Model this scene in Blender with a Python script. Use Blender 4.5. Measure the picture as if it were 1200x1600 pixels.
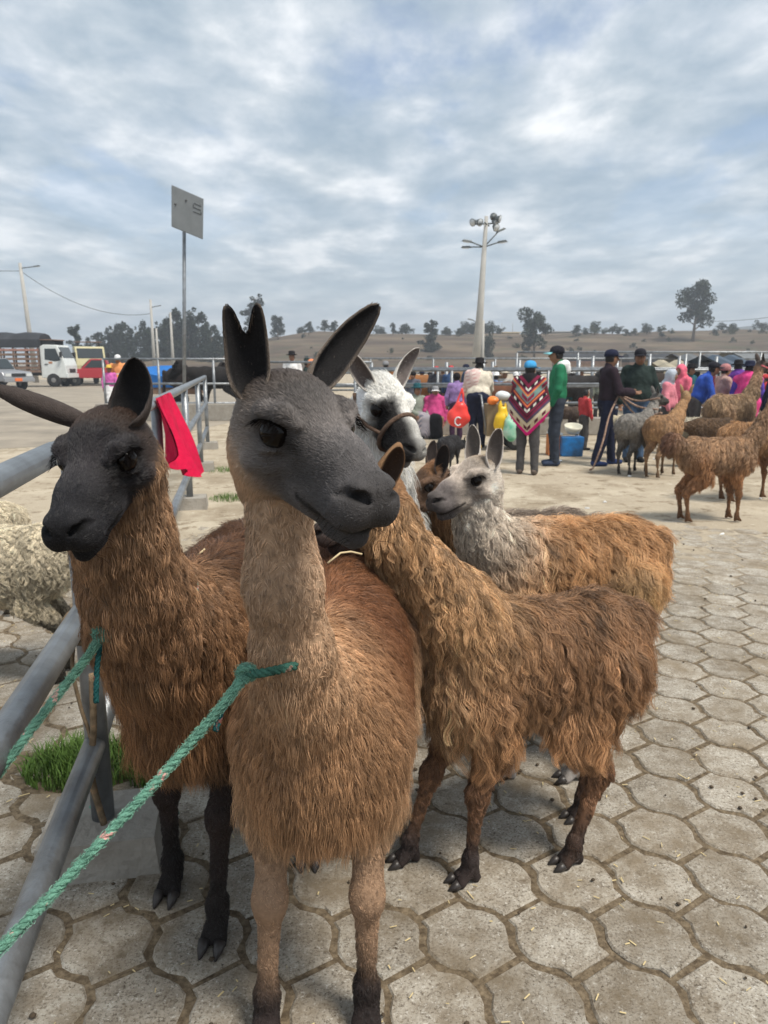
import bpy, bmesh, math, random
import numpy as np
from mathutils import Vector, Matrix
from mathutils.kdtree import KDTree
random.seed(7)
RNG = np.random.default_rng(11)
sc = bpy.context.scene
for _o in list(bpy.data.objects): bpy.data.objects.remove(_o)
C = sc.collection
rad = math.radians

# ------------------------------------------------------------------ camera
CAM_H = 1.5
PITCH = rad(11.5)
FPX = 1150.0                       # focal length in pixels of a 1200 x 1600 picture
cd = bpy.data.cameras.new('camera'); cam = bpy.data.objects.new('camera', cd); C.objects.link(cam)
cam.location = (0, 0, CAM_H); cam.rotation_euler = (rad(90) - PITCH, 0, 0)
cd.sensor_fit = 'VERTICAL'; cd.sensor_height = 36.0; cd.lens = FPX / 1600 * 36.0
cd.clip_start = 0.02; cd.clip_end = 4000
cd.dof.use_dof = True; cd.dof.focus_distance = 1.25; cd.dof.aperture_fstop = 11.0
sc.camera = cam
sc.render.resolution_x = 768; sc.render.resolution_y = 1024

# ------------------------------------------------------------------ world: sky with a broken cloud deck
SUN_EL, SUN_AZ = rad(60), rad(128)          # azimuth measured from +Y towards +X
SKY_OFF1, SKY_OFF2, SKY_COVER, CLOUD_L, BLUE_L = (3.1, 0.4, 0), (7.3, 5.1, 2), (0.31, 0.44), 4.6, 0.6
w = bpy.data.worlds.new('World'); sc.world = w; w.use_nodes = True
nt = w.node_tree; nt.nodes.clear()
def wn(t, **kw):
    n = nt.nodes.new(t)
    for k, v in kw.items(): setattr(n, k, v)
    return n
def wmath(op, a, b=None, clamp=False):
    n = wn('ShaderNodeMath', operation=op, use_clamp=clamp)
    for i, x in enumerate((a, b)):
        if x is None: continue
        if isinstance(x, (int, float)): n.inputs[i].default_value = x
        else: nt.links.new(x, n.inputs[i])
    return n.outputs[0]
sky = wn('ShaderNodeTexSky', sky_type='NISHITA'); sky.sun_disc = False
sky.sun_elevation = SUN_EL; sky.sun_rotation = SUN_AZ; sky.altitude = 500; sky.dust_density = 1.5
tc = wn('ShaderNodeTexCoord'); sep = wn('ShaderNodeSeparateXYZ'); nt.links.new(tc.outputs['Generated'], sep.inputs[0])
zc = wmath('ADD', wmath('MAXIMUM', sep.outputs[2], 0.0), 0.11)
comb = wn('ShaderNodeCombineXYZ')
nt.links.new(wmath('DIVIDE', sep.outputs[0], zc), comb.inputs[0]); nt.links.new(wmath('DIVIDE', sep.outputs[1], zc), comb.inputs[1])
def wnoise(scale, detail, rough, off, dist=0.0):
    m = wn('ShaderNodeMapping'); m.inputs['Location'].default_value = off; m.inputs['Scale'].default_value = (1.1, .75, 1)
    nt.links.new(comb.outputs[0], m.inputs[0])
    n = wn('ShaderNodeTexNoise'); n.inputs['Scale'].default_value = scale; n.inputs['Detail'].default_value = detail
    n.inputs['Roughness'].default_value = rough; n.inputs['Distortion'].default_value = dist
    nt.links.new(m.outputs[0], n.inputs['Vector']); return n.outputs['Fac']
def wramp(fac, stops):
    r = wn('ShaderNodeValToRGB'); r.color_ramp.interpolation = 'B_SPLINE'
    els = r.color_ramp.elements
    while len(els) < len(stops): els.new(0.5)
    for e, (p, c) in zip(els, stops): e.position = p; e.color = (*c, 1)
    nt.links.new(fac, r.inputs[0]); return r.outputs[0]
n1 = wnoise(1.25, 10, 0.57, SKY_OFF1, 0.1)
n2 = wnoise(2.5, 10, 0.57, SKY_OFF2, 0.12)
n3 = wnoise(0.9, 4, 0.5, (11.0, 2.0, 5), 0.0)
cover = wramp(n1, [(SKY_COVER[0], (0, 0, 0)), (SKY_COVER[1], (1, 1, 1))])
tone = wmath('ADD', wmath('ADD', wmath('MULTIPLY', n2, 0.55), wmath('MULTIPLY', n1, 0.20)), wmath('MULTIPLY', n3, 0.25))
ccol = wramp(tone, [(0.37, (.25, .335, .41)), (0.45, (.37, .45, .52)), (0.53, (.60, .65, .69)), (0.60, (1.0, 1.0, 1.0))])
hor = wmath('POWER', wmath('SUBTRACT', 1.0, wmath('MAXIMUM', sep.outputs[2], 0.0), True), 7.0)
m0 = wn('ShaderNodeMix', data_type='RGBA'); nt.links.new(wmath('MULTIPLY', hor, 0.85), m0.inputs['Factor'])
nt.links.new(ccol, m0.inputs['A']); m0.inputs['B'].default_value = (.43, .50, .56, 1)
vm = wn('ShaderNodeVectorMath', operation='SCALE'); nt.links.new(m0.outputs['Result'], vm.inputs[0]); vm.inputs['Scale'].default_value = CLOUD_L
vs_ = wn('ShaderNodeVectorMath', operation='SCALE'); nt.links.new(sky.outputs[0], vs_.inputs[0]); vs_.inputs['Scale'].default_value = BLUE_L
mx = wn('ShaderNodeMix', data_type='RGBA')
nt.links.new(wmath('MAXIMUM', cover, wmath('MULTIPLY', wmath('POWER', hor, 0.5), 1.25, True)), mx.inputs['Factor'])
nt.links.new(vs_.outputs[0], mx.inputs['A']); nt.links.new(vm.outputs[0], mx.inputs['B'])
bg = wn('ShaderNodeBackground'); bg.inputs[1].default_value = 0.14
nt.links.new(mx.outputs['Result'], bg.inputs[0])
wo = wn('ShaderNodeOutputWorld'); nt.links.new(bg.outputs[0], wo.inputs[0])

# ------------------------------------------------------------------ sun behind thin cloud
sl = bpy.data.lights.new('sun', 'SUN'); sl.energy = 2.2; sl.angle = rad(16); sl.color = (1.0, 0.93, 0.82)
so = bpy.data.objects.new('sun', sl); C.objects.link(so)
sd = Vector((math.cos(SUN_EL) * math.sin(SUN_AZ), math.cos(SUN_EL) * math.cos(SUN_AZ), math.sin(SUN_EL)))
so.rotation_euler = sd.to_track_quat('Z', 'Y').to_euler(); so.location = (8, 6, 20)
sc.view_settings.view_transform = 'Standard'; sc.view_settings.look = 'None'
sc.view_settings.exposure = 1.0; sc.view_settings.gamma = 1.0; sc.view_settings.use_curve_mapping = False
sc.cycles.max_bounces = 4; sc.cycles.diffuse_bounces = 2; sc.cycles.glossy_bounces = 2; sc.cycles.transmission_bounces = 3
sc.cycles.transparent_max_bounces = 6; sc.cycles.use_denoising = True; sc.cycles.caustics_reflective = False; sc.cycles.caustics_refractive = False
sc.cycles_curves.shape = 'RIBBONS'; sc.cycles_curves.subdivisions = 2

# ------------------------------------------------------------------ helpers: pixel rays (used to place things at a chosen distance)
def ray(px, py):
    u = (px - 600) / FPX; v = (800 - py) / FPX
    return np.array([u, math.cos(PITCH) + v * math.sin(PITCH), -math.sin(PITCH) + v * math.cos(PITCH)])
def at(px, py, y):
    d = ray(px, py); return np.array([0, 0, CAM_H]) + d * (y / d[1])
def onground(px, py, z=0.0):
    d = ray(px, py); return np.array([0, 0, CAM_H]) + d * ((z - CAM_H) / d[2])

# ------------------------------------------------------------------ helpers: objects
def link(name, data, parent=None):
    o = bpy.data.objects.new(name, data); C.objects.link(o)
    if parent is not None: o.parent = parent
    return o
def tag(o, label=None, cat=None, group=None, kind=None):
    if label: o['label'] = label
    if cat: o['category'] = cat
    if group: o['group'] = group
    if kind: o['kind'] = kind
    return o
def empty(name, loc=(0, 0, 0), rz=0.0):
    o = link(name, None); o.location = loc; o.rotation_euler = (0, 0, rz); o.empty_display_size = 0.2; return o
def mesh_np(name, V, F, mats, smooth=True, col=None, midx=None):
    """V (n,3) array, F list of index arrays (each (m,3) or (m,4))"""
    if not isinstance(F, (list, tuple)): F = [F]
    F = [f for f in F if len(f)]
    me = bpy.data.meshes.new(name)
    V = np.asarray(V, dtype=np.float32)
    nl = sum(f.size for f in F); nf = sum(len(f) for f in F)
    me.vertices.add(len(V)); me.vertices.foreach_set('co', V.ravel())
    me.loops.add(nl); me.polygons.add(nf)
    me.loops.foreach_set('vertex_index', np.concatenate([f.ravel() for f in F]).astype(np.int32))
    st = []; a = 0
    for f in F:
        k = f.shape[1]; st.append(a + k * np.arange(len(f))); a += f.size
    me.polygons.foreach_set('loop_start', np.concatenate(st).astype(np.int32))
    if midx is not None: me.polygons.foreach_set('material_index', np.asarray(midx, dtype=np.int32))
    me.polygons.foreach_set('use_smooth', np.full(nf, smooth))
    for m in (mats if isinstance(mats, (list, tuple)) else [mats]): me.materials.append(m)
    if col is not None:
        ca = me.color_attributes.new('Col', 'FLOAT_COLOR', 'POINT')
        cc = np.ones((len(V), 4), np.float32); cc[:, :3] = col
        ca.data.foreach_set('color', cc.ravel())
    me.update(calc_edges=True); me.validate()
    return me
class MB:
    """collects boxes, tubes, lathes and sheets into one mesh"""
    def __init__(s): s.v = []; s.f = []; s.sm = []
    def add(s, vs, fs, smooth=False):
        b = len(s.v); s.v += [tuple(float(c) for c in p) for p in vs]
        s.f += [tuple(b + i for i in f) for f in fs]; s.sm += [smooth] * len(fs); return s
    def box(s, c, d, rot=None, taper=1.0):
        hx, hy, hz = d[0] / 2, d[1] / 2, d[2] / 2
        p = [Vector((sx * hx * (taper if sz > 0 else 1), sy * hy * (taper if sz > 0 else 1), sz * hz)) for sz in (-1, 1) for sx, sy in ((-1, -1), (1, -1), (1, 1), (-1, 1))]
        if rot is not None: p = [rot @ q for q in p]
        p = [q + Vector(c) for q in p]
        return s.add(p, [(3, 2, 1, 0), (4, 5, 6, 7), (0, 1, 5, 4), (1, 2, 6, 5), (2, 3, 7, 6), (3, 0, 4, 7)])
    def tube(s, pts, r, n=10, cap=True):
        pts = [Vector(tuple(float(c) for c in p)) for p in pts]; rs = r if isinstance(r, (list, tuple)) else [r] * len(pts)
        rings = []; up = None
        for i, p in enumerate(pts):
            t = (pts[min(i + 1, len(pts) - 1)] - pts[max(i - 1, 0)]).normalized()
            if up is None: up = Vector((0, 0, 1)) if abs(t.z) < 0.9 else Vector((1, 0, 0))
            a = t.cross(up).normalized(); b = a.cross(t).normalized(); up = b
            rings.append([p + (a * math.cos(2 * math.pi * k / n) + b * math.sin(2 * math.pi * k / n)) * rs[i] for k in range(n)])
        vs = [q for rg in rings for q in rg]
        fs = [(i * n + k, i * n + (k + 1) % n, (i + 1) * n + (k + 1) % n, (i + 1) * n + k) for i in range(len(pts) - 1) for k in range(n)]
        s.add(vs, fs, True)
        if cap:
            b = len(s.v) - len(vs); s.f += [tuple(b + k for k in range(n))[::-1], tuple(b + (len(pts) - 1) * n + k for k in range(n))]; s.sm += [False, False]
        return s
    def lathe(s, c, prof, n=14, sx=1, sy=1, rot=None):
        vs = []
        for (r, z) in prof:
            for k in range(n):
                a = 2 * math.pi * k / n; q = Vector((r * math.cos(a) * sx, r * math.sin(a) * sy, z))
                if rot is not None: q = rot @ q
                vs.append(q + Vector(c))
        m = len(prof)
        fs = [(i * n + k, i * n + (k + 1) % n, (i + 1) * n + (k + 1) % n, (i + 1) * n + k) for i in range(m - 1) for k in range(n)]
        fs += [tuple(range(n))[::-1], tuple((m - 1) * n + k for k in range(n))]
        return s.add(vs, fs, True)
    def prism(s, poly, y0, y1, ax='y'):
        """polygon in (x,z) extruded along y (ax='y') or (y,z) along x (ax='x')"""
        n = len(poly)
        def P(a, b, t): return (a, t, b) if ax == 'y' else (t, a, b)
        vs = [P(a, b, y0) for a, b in poly] + [P(a, b, y1) for a, b in poly]
        fs = [tuple(range(n)), tuple(range(2 * n - 1, n - 1, -1))] + [(i, n + i, n + (i + 1) % n, (i + 1) % n) for i in range(n)]
        return s.add(vs, fs)
    def build(s, name, m, parent=None, bevel=0.0, loc=None):
        me = bpy.data.meshes.new(name); me.from_pydata(s.v, [], s.f); me.materials.append(m)
        me.polygons.foreach_set('use_smooth', s.sm)
        if bevel > 0:
            bm = bmesh.new(); bm.from_mesh(me)
            bmesh.ops.recalc_face_normals(bm, faces=bm.faces)
            es = [e for e in bm.edges if len(e.link_faces) == 2 and e.calc_face_angle(0) > 0.6]
            bmesh.ops.bevel(bm, geom=es, offset=bevel, segments=2, profile=0.6, affect='EDGES', clamp_overlap=True)
            for f in bm.faces: f.smooth = False
            bm.to_mesh(me); bm.free()
        else:
            bm = bmesh.new(); bm.from_mesh(me); bmesh.ops.recalc_face_normals(bm, faces=bm.faces); bm.to_mesh(me); bm.free()
        o = link(name, me, parent)
        if loc is not None: o.location = loc
        return o

# ------------------------------------------------------------------ helpers: materials
MATS = {}
def mat(name, col=(0.5, 0.5, 0.5), rough=0.7, metal=0.0, var=0.0, vscale=8.0, bump=0.0, bscale=60.0, spec=0.4, attr=None, col2=None, detail=6.0, sub=None):
    """principled colour with noise variation (towards col2) and fine bump; attr = colour attribute that replaces col"""
    if name in MATS: return MATS[name]
    m = bpy.data.materials.new(name); m.use_nodes = True; t = m.node_tree; b = t.nodes['Principled BSDF']
    b.inputs['Roughness'].default_value = rough; b.inputs['Metallic'].default_value = metal; b.inputs['Specular IOR Level'].default_value = spec
    b.inputs['Base Color'].default_value = (*col, 1)
    co = t.nodes.new('ShaderNodeTexCoord')
    src = None
    if attr:
        a = t.nodes.new('ShaderNodeAttribute'); a.attribute_name = attr; src = a.outputs['Color']
    if var > 0:
        n = t.nodes.new('ShaderNodeTexNoise'); n.inputs['Scale'].default_value = vscale; n.inputs['Detail'].default_value = detail; n.inputs['Roughness'].default_value = 0.6
        t.links.new(co.outputs['Object'], n.inputs['Vector'])
        r = t.nodes.new('ShaderNodeMapRange'); r.inputs['From Min'].default_value = 0.3; r.inputs['From Max'].default_value = 0.7
        t.links.new(n.outputs['Fac'], r.inputs['Value'])
        mxx = t.nodes.new('ShaderNodeMix'); mxx.data_type = 'RGBA'
        if src is None and col2 is not None:
            t.links.new(r.outputs[0], mxx.inputs['Factor'])
            mxx.inputs['A'].default_value = (*col, 1); mxx.inputs['B'].default_value = (*col2, 1)
        else:
            r.inputs['To Min'].default_value = 1 - var; r.inputs['To Max'].default_value = 1 + var
            mxx.blend_type = 'MULTIPLY'; mxx.inputs['Factor'].default_value = 1.0
            if src is not None: t.links.new(src, mxx.inputs['A'])
            else: mxx.inputs['A'].default_value = (*col, 1)
            t.links.new(r.outputs[0], mxx.inputs['B'])
        src = mxx.outputs['Result']
    if src is not None: t.links.new(src, b.inputs['Base Color'])
    if bump > 0:
        n = t.nodes.new('ShaderNodeTexNoise'); n.inputs['Scale'].default_value = bscale; n.inputs['Detail'].default_value = 5
        t.links.new(co.outputs['Object'], n.inputs['Vector'])
        bp = t.nodes.new('ShaderNodeBump'); bp.inputs['Strength'].default_value = bump; bp.inputs['Distance'].default_value = 0.02
        t.links.new(n.outputs['Fac'], bp.inputs['Height']); t.links.new(bp.outputs[0], b.inputs['Normal'])
    MATS[name] = m; return m
def hair_mat(name='fur_strand', rough=0.45, spec=0.38):
    if name in MATS: return MATS[name]
    m = bpy.data.materials.new(name); m.use_nodes = True; t = m.node_tree; b = t.nodes['Principled BSDF']
    a = t.nodes.new('ShaderNodeAttribute'); a.attribute_name = 'hc'
    t.links.new(a.outputs['Color'], b.inputs['Base Color'])
    b.inputs['Roughness'].default_value = rough; b.inputs['Specular IOR Level'].default_value = spec
    MATS[name] = m; return m

# ------------------------------------------------------------------ helpers: distance fields -> one continuous surface
def vnorm(a):
    a = np.asarray(a, float); return a / (np.linalg.norm(a) + 1e-12)
def snoise(P, scale, seed=0):
    """cheap smooth noise in -1..1 from sums of sines"""
    r = np.random.default_rng(seed); out = np.zeros(len(P)) if P.ndim == 2 else np.zeros(P.shape[:-1])
    for i in range(7):
        d = vnorm(r.normal(size=3)) * scale * r.uniform(0.6, 1.8); out = out + np.sin(P @ d + r.uniform(0, 6.28))
    return out / 3.2
class Field:
    def __init__(s, lo, hi, h):
        s.h = h; s.lo = np.asarray(lo, float); n = np.ceil((np.asarray(hi) - s.lo) / h).astype(int) + 1
        s.ax = [(s.lo[i] + h * np.arange(n[i])).astype(np.float32) for i in range(3)]
        s.f = np.full(tuple(n), 1.0, np.float32)
    def _sub(s, lo, hi):
        sl = []
        for i in range(3):
            a = int(np.clip(np.floor((lo[i] - s.lo[i]) / s.h), 0, s.f.shape[i])); b = int(np.clip(np.ceil((hi[i] - s.lo[i]) / s.h) + 1, 0, s.f.shape[i]))
            if b <= a: return None
            sl.append(slice(a, b))
        P = np.stack(np.meshgrid(*[s.ax[i][sl[i]] for i in range(3)], indexing='ij'), -1)
        return tuple(sl), P
    def _op(s, sl, d, k, cut):
        a = s.f[sl]
        if cut: d = -d; m = np.maximum(a, d)
        else: m = np.minimum(a, d)
        if k > 0:
            h = np.maximum(k - np.abs(a - d), 0) / k; q = h * h * k * 0.25
            m = m + q if cut else m - q
        s.f[sl] = m
    def cap(s, a, b, ra, rb, k=0.03, cut=False):
        a = np.asarray(a, np.float32); b = np.asarray(b, np.float32); m = max(ra, rb) + k + 2.5 * s.h
        r = s._sub(np.minimum(a, b) - m, np.maximum(a, b) + m)
        if r is None: return s
        sl, P = r; ab = b - a; pa = P - a
        t = np.clip(pa @ ab / (ab @ ab + 1e-9), 0, 1)
        d = np.linalg.norm(pa - t[..., None] * ab, axis=-1) - (ra + t * (rb - ra))
        s._op(sl, d, k, cut); return s
    def chain(s, pts, rs, k=0.03, cut=False):
        for i in range(len(pts) - 1): s.cap(pts[i], pts[i + 1], rs[i], rs[i + 1], k, cut)
        return s
    def ell(s, c, rr, R=None, k=0.03, cut=False):
        c = np.asarray(c, np.float32); rr = np.asarray(rr, np.float32); m = rr.max() + k + 2.5 * s.h
        r = s._sub(c - m, c + m)
        if r is None: return s
        sl, P = r; q = P - c
        if R is not None: q = q @ np.asarray(R, np.float32)        # columns of R are the local axes
        k0 = np.linalg.norm(q / rr, axis=-1); k1 = np.linalg.norm(q / (rr * rr), axis=-1) + 1e-6
        s._op(sl, k0 * (k0 - 1) / k1, k, cut); return s
    def plane_cut(s, p, n):
        """removes everything on the side n points to"""
        n = vnorm(n); P = np.stack(np.meshgrid(*s.ax, indexing='ij'), -1)
        s.f = np.maximum(s.f, ((P - np.asarray(p)) @ n).astype(np.float32)); return s
    def mesh(s, smooth=1):
        f = s.f; S = f < 0
        c = np.zeros(tuple(n - 1 for n in f.shape), np.int8)
        for i in (0, 1):
            for j in (0, 1):
                for k in (0, 1):
                    c += S[i:S.shape[0] - 1 + i, j:S.shape[1] - 1 + j, k:S.shape[2] - 1 + k]
        act = (c > 0) & (c < 8); ci = np.argwhere(act); idx = np.full(c.shape, -1, np.int32); idx[act] = np.arange(len(ci))
        pos = np.zeros((len(ci), 3)); cnt = np.zeros(len(ci))
        cor = [(i, j, k) for i in (0, 1) for j in (0, 1) for k in (0, 1)]
        for a in cor:
            for ax in range(3):
                if a[ax] == 0:
                    b = list(a); b[ax] = 1
                    fa = f[ci[:, 0] + a[0], ci[:, 1] + a[1], ci[:, 2] + a[2]]; fb = f[ci[:, 0] + b[0], ci[:, 1] + b[1], ci[:, 2] + b[2]]
                    m = (fa < 0) != (fb < 0); t = np.where(m, fa / (fa - fb + 1e-12), 0)
                    q = np.array(a, float)[None] + np.zeros((len(ci), 1)); q[:, ax] += t
                    pos += q * m[:, None]; cnt += m
        V = s.lo + s.h * (ci + pos / np.maximum(cnt, 1)[:, None])
        Q = []
        for ax in range(3):
            o = [x for x in range(3) if x != ax]
            sl0 = [slice(None)] * 3; sl1 = [slice(None)] * 3
            sl0[ax] = slice(0, -1); sl1[ax] = slice(1, None)
            for x in o: sl0[x] = slice(1, -1); sl1[x] = slice(1, -1)
            A = S[tuple(sl0)]; B = S[tuple(sl1)]; e = np.argwhere(A != B)
            if not len(e): continue
            inside = A[e[:, 0], e[:, 1], e[:, 2]]
            e = e.copy(); e[:, o[0]] += 1; e[:, o[1]] += 1
            def cell(d0, d1):
                q = e.copy(); q[:, o[0]] += d0; q[:, o[1]] += d1; return idx[q[:, 0], q[:, 1], q[:, 2]]
            q = np.stack([cell(-1, -1), cell(0, -1), cell(0, 0), cell(-1, 0)], 1)
            flip = inside if ax != 1 else ~inside
            q[~flip] = q[~flip][:, ::-1]; Q.append(q)
        Q = np.concatenate(Q) if Q else np.zeros((0, 4), int)
        Q = Q[(Q >= 0).all(1)]
        for _ in range(smooth):
            acc = np.zeros_like(V); n = np.zeros(len(V))
            for a, b in ((0, 1), (1, 2), (2, 3), (3, 0)):
                np.add.at(acc, Q[:, a], V[Q[:, b]]); np.add.at(acc, Q[:, b], V[Q[:, a]]); np.add.at(n, Q[:, a], 1); np.add.at(n, Q[:, b], 1)
            V = V * 0.5 + 0.5 * acc / np.maximum(n, 1)[:, None]
        return V, Q
def normals(V, Q):
    n = np.cross(V[Q[:, 2]] - V[Q[:, 0]], V[Q[:, 3 % Q.shape[1]]] - V[Q[:, 1]]) if Q.shape[1] == 4 else np.cross(V[Q[:, 1]] - V[Q[:, 0]], V[Q[:, 2]] - V[Q[:, 0]])
    N = np.zeros_like(V)
    for i in range(Q.shape[1]): np.add.at(N, Q[:, i], n)
    return N / (np.linalg.norm(N, axis=1, keepdims=True) + 1e-12)
def nrm(a): return a / (np.linalg.norm(a, axis=-1, keepdims=True) + 1e-9)

# ------------------------------------------------------------------ helpers: fur strands
def fur(name, parent, V, Q, N, col, length, dens, comb, count, radius=0.0006, clump=0.02, clump_s=0.6, wave=0.0, wavef=9.0, lift=0.5, grav=0.3, frizz=0.12, npts=6, var=0.22, cvar=0.15, seed=1, tip=1.15):
    """one curves object: strands rooted on the surface, combed, clumped and waved"""
    r = np.random.default_rng(seed)
    T = np.concatenate([Q[:, [0, 1, 2]], Q[:, [0, 2, 3]]]) if Q.shape[1] == 4 else Q
    ar = 0.5 * np.linalg.norm(np.cross(V[T[:, 1]] - V[T[:, 0]], V[T[:, 2]] - V[T[:, 0]]), axis=1) * dens[T].mean(1)
    cs = np.cumsum(ar); ti = np.searchsorted(cs, r.uniform(0, cs[-1], count)); ti = np.clip(ti, 0, len(T) - 1)
    u, v = r.uniform(size=count), r.uniform(size=count); fl = u + v > 1; u[fl], v[fl] = 1 - u[fl], 1 - v[fl]
    bw = np.stack([1 - u - v, u, v], 1); t3 = T[ti]
    def ip(A): return (A[t3] * (bw[..., None] if A.ndim == 2 else bw)).sum(1)
    P0, n0, cl, L, cb = ip(V), nrm(ip(N)), ip(col), ip(length), ip(comb)
    cb = nrm(cb - n0 * (cb * n0).sum(1, keepdims=True) + 1e-5)
    L = L * r.uniform(0.65, 1.15, count)
    def grow(P, n, c, Ls, jit):
        pts = [P]; k = npts - 1
        for i in range(k):
            t = (i + 0.5) / k
            d = n * lift * (1 - t) ** 1.2 + c * (0.35 + 0.9 * t) + np.array([0, 0, -grav]) * t + jit * frizz
            pts.append(pts[-1] + nrm(d) * (Ls / k)[:, None])
        return np.stack(pts, 1)
    jit = r.normal(size=(count, 3))
    X = grow(P0, n0, cb, L, jit)
    tt = np.linspace(0, 1, npts)
    if clump > 0:
        nc = int(np.clip(ar.sum() / max(dens.max(), 1e-6) / (clump * clump), 20, 9000))
        ids = r.choice(count, min(nc, count), replace=False)
        kd = KDTree(len(ids))
        for i, j in enumerate(ids): kd.insert(P0[j], i)
        kd.balance()
        near = np.fromiter((kd.find(p)[1] for p in P0), int, count)
        cen = ids[near]
        side = nrm(np.cross(n0, cb))
        if wave > 0:
            ph = r.uniform(0, 6.28, len(ids)); fr = wavef * r.uniform(0.75, 1.3, len(ids)); am = wave * r.uniform(0.5, 1.4, len(ids))
            wv = am[near][:, None] * np.sin(ph[near][:, None] + fr[near][:, None] * tt[None]) * np.minimum(1, 1.6 * tt[None]) * (L / L.mean())[:, None]
            X = X + wv[..., None] * side[:, None] + 0.6 * (wv * np.cos(1.3 * ph[near])[:, None])[..., None] * n0[:, None]
        Xc = X[cen]; s = (clump_s * r.uniform(0.6, 1.15, count)).clip(0, 1)[:, None] * tt[None] ** 0.8
        X = X * (1 - s[..., None]) + Xc * s[..., None]
        cv = 1 + cvar * r.normal(size=len(ids)); cl = cl * cv[near][:, None].clip(0.5, 1.6)
    cl = cl * (1 + var * r.normal(size=count)).clip(0.35, 1.8)[:, None]
    # strands end above the surface they grow from and above the ground
    X[..., 2] = np.maximum(X[..., 2], 0.004)
    cu = bpy.data.hair_curves.new(name); cu.add_curves([npts] * count)
    o = link(name, cu, parent)
    loc = np.array(parent.location) if parent is not None else np.zeros(3)
    cu.attributes['position'].data.foreach_set('vector', (X - loc).astype(np.float32).ravel()) if 'position' in cu.attributes else cu.position_data.foreach_set('vector', (X - loc).astype(np.float32).ravel())
    ra = cu.attributes.get('radius') or cu.attributes.new('radius', 'FLOAT', 'POINT')
    rr = radius * (1 - 0.75 * tt ** 1.5); ra.data.foreach_set('value', (np.ones((count, 1)) * rr[None]).astype(np.float32).ravel())
    hc = cu.attributes.new('hc', 'FLOAT_COLOR', 'CURVE'); cc = np.ones((count, 4), np.float32); cc[:, :3] = cl.clip(0.002, 0.95); hc.data.foreach_set('color', cc.ravel())
    cu.materials.append(hair_mat())
    return o
# ------------------------------------------------------------------ llamas: one head shape, posed bodies
def make_head(h):
    f = Field((-0.16, -0.13, -0.17), (0.27, 0.13, 0.12), h)
    Y = 1.18
    f.ell((-0.022, 0, 0.004), (0.088, 0.064 * Y, 0.070), k=0.02)
    f.cap((0.0, 0, -0.006), (0.125, 0, -0.026), 0.062, 0.044, 0.03)
    f.cap((0.12, 0, -0.030), (0.184, 0, -0.046), 0.046, 0.040, 0.02)
    f.cap((-0.05, 0, -0.066), (0.15, 0, -0.096), 0.052, 0.026, 0.025)
    for s in (-1, 1):
        f.ell((0.180, s * 0.024, -0.060), (0.044, 0.031, 0.037), k=0.016)               # upper lip lobes
        f.ell((-0.035, s * 0.036, -0.050), (0.068, 0.040, 0.066), k=0.025)             # jaw muscle
        f.ell((0.105, s * 0.030, -0.066), (0.052, 0.024, 0.030), k=0.02)
        f.chain([(-0.012, s * 0.066, 0.016), (0.018, s * 0.068, 0.029), (0.050, s * 0.058, 0.034), (0.074, s * 0.046, 0.022)], [.010, .013, .012, .006], 0.012)   # brow
        f.ell((0.030, s * 0.064, -0.024), (0.036, 0.014, 0.009), k=0.012)              # lower lid
        f.ell((0.198, s * 0.020, -0.028), (0.020, 0.017, 0.014), k=0.010)              # nostril wing
        f.cap((0.07, s * 0.046, -0.040), (0.0, s * 0.070, -0.052), 0.012, 0.014, 0.02)  # cheek bone
    f.cap((0.135, 0, -0.112), (0.178, 0, -0.110), 0.022, 0.020, 0.012)
    f.cap((-0.045, 0, -0.06), (-0.055, 0, -0.12), 0.056, 0.052, 0.03)
    for s in (-1, 1):
        f.ell((0.036, s * 0.084, 0.002), (0.031, 0.019, 0.0205), k=0.004, cut=True)     # eye opening
        f.cap((0.060, s * 0.068, -0.004), (0.082, s * 0.058, -0.014), 0.006, 0.003, 0.010, cut=True)   # tear corner
        f.chain([(0.216, s * 0.012, -0.046), (0.212, s * 0.026, -0.034), (0.196, s * 0.042, -0.032), (0.182, s * 0.048, -0.040)], [0.0045, 0.0070, 0.0055, 0.003], 0.006, cut=True)
        f.cap((0.224, s * 0.002, -0.0920), (0.172, s * 0.046, -0.0940), 0.0040, 0.0045, 0.007, cut=True)
        f.cap((0.172, s * 0.048, -0.0940), (0.102, s * 0.060, -0.0740), 0.0050, 0.0030, 0.009, cut=True)
        f.ell((0.078, s * 0.062, -0.040), (0.036, 0.011, 0.020), k=0.022, cut=True)
    f.chain([(0.228, 0, -0.036), (0.232, 0, -0.060), (0.222, 0, -0.096)], [0.0028, 0.0040, 0.0042], 0.006, cut=True)
    V, Q = f.mesh(2); return V, Q
HEADS = {}
def head_mesh(h):
    if h not in HEADS: HEADS[h] = make_head(h)
    return HEADS[h]
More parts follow.
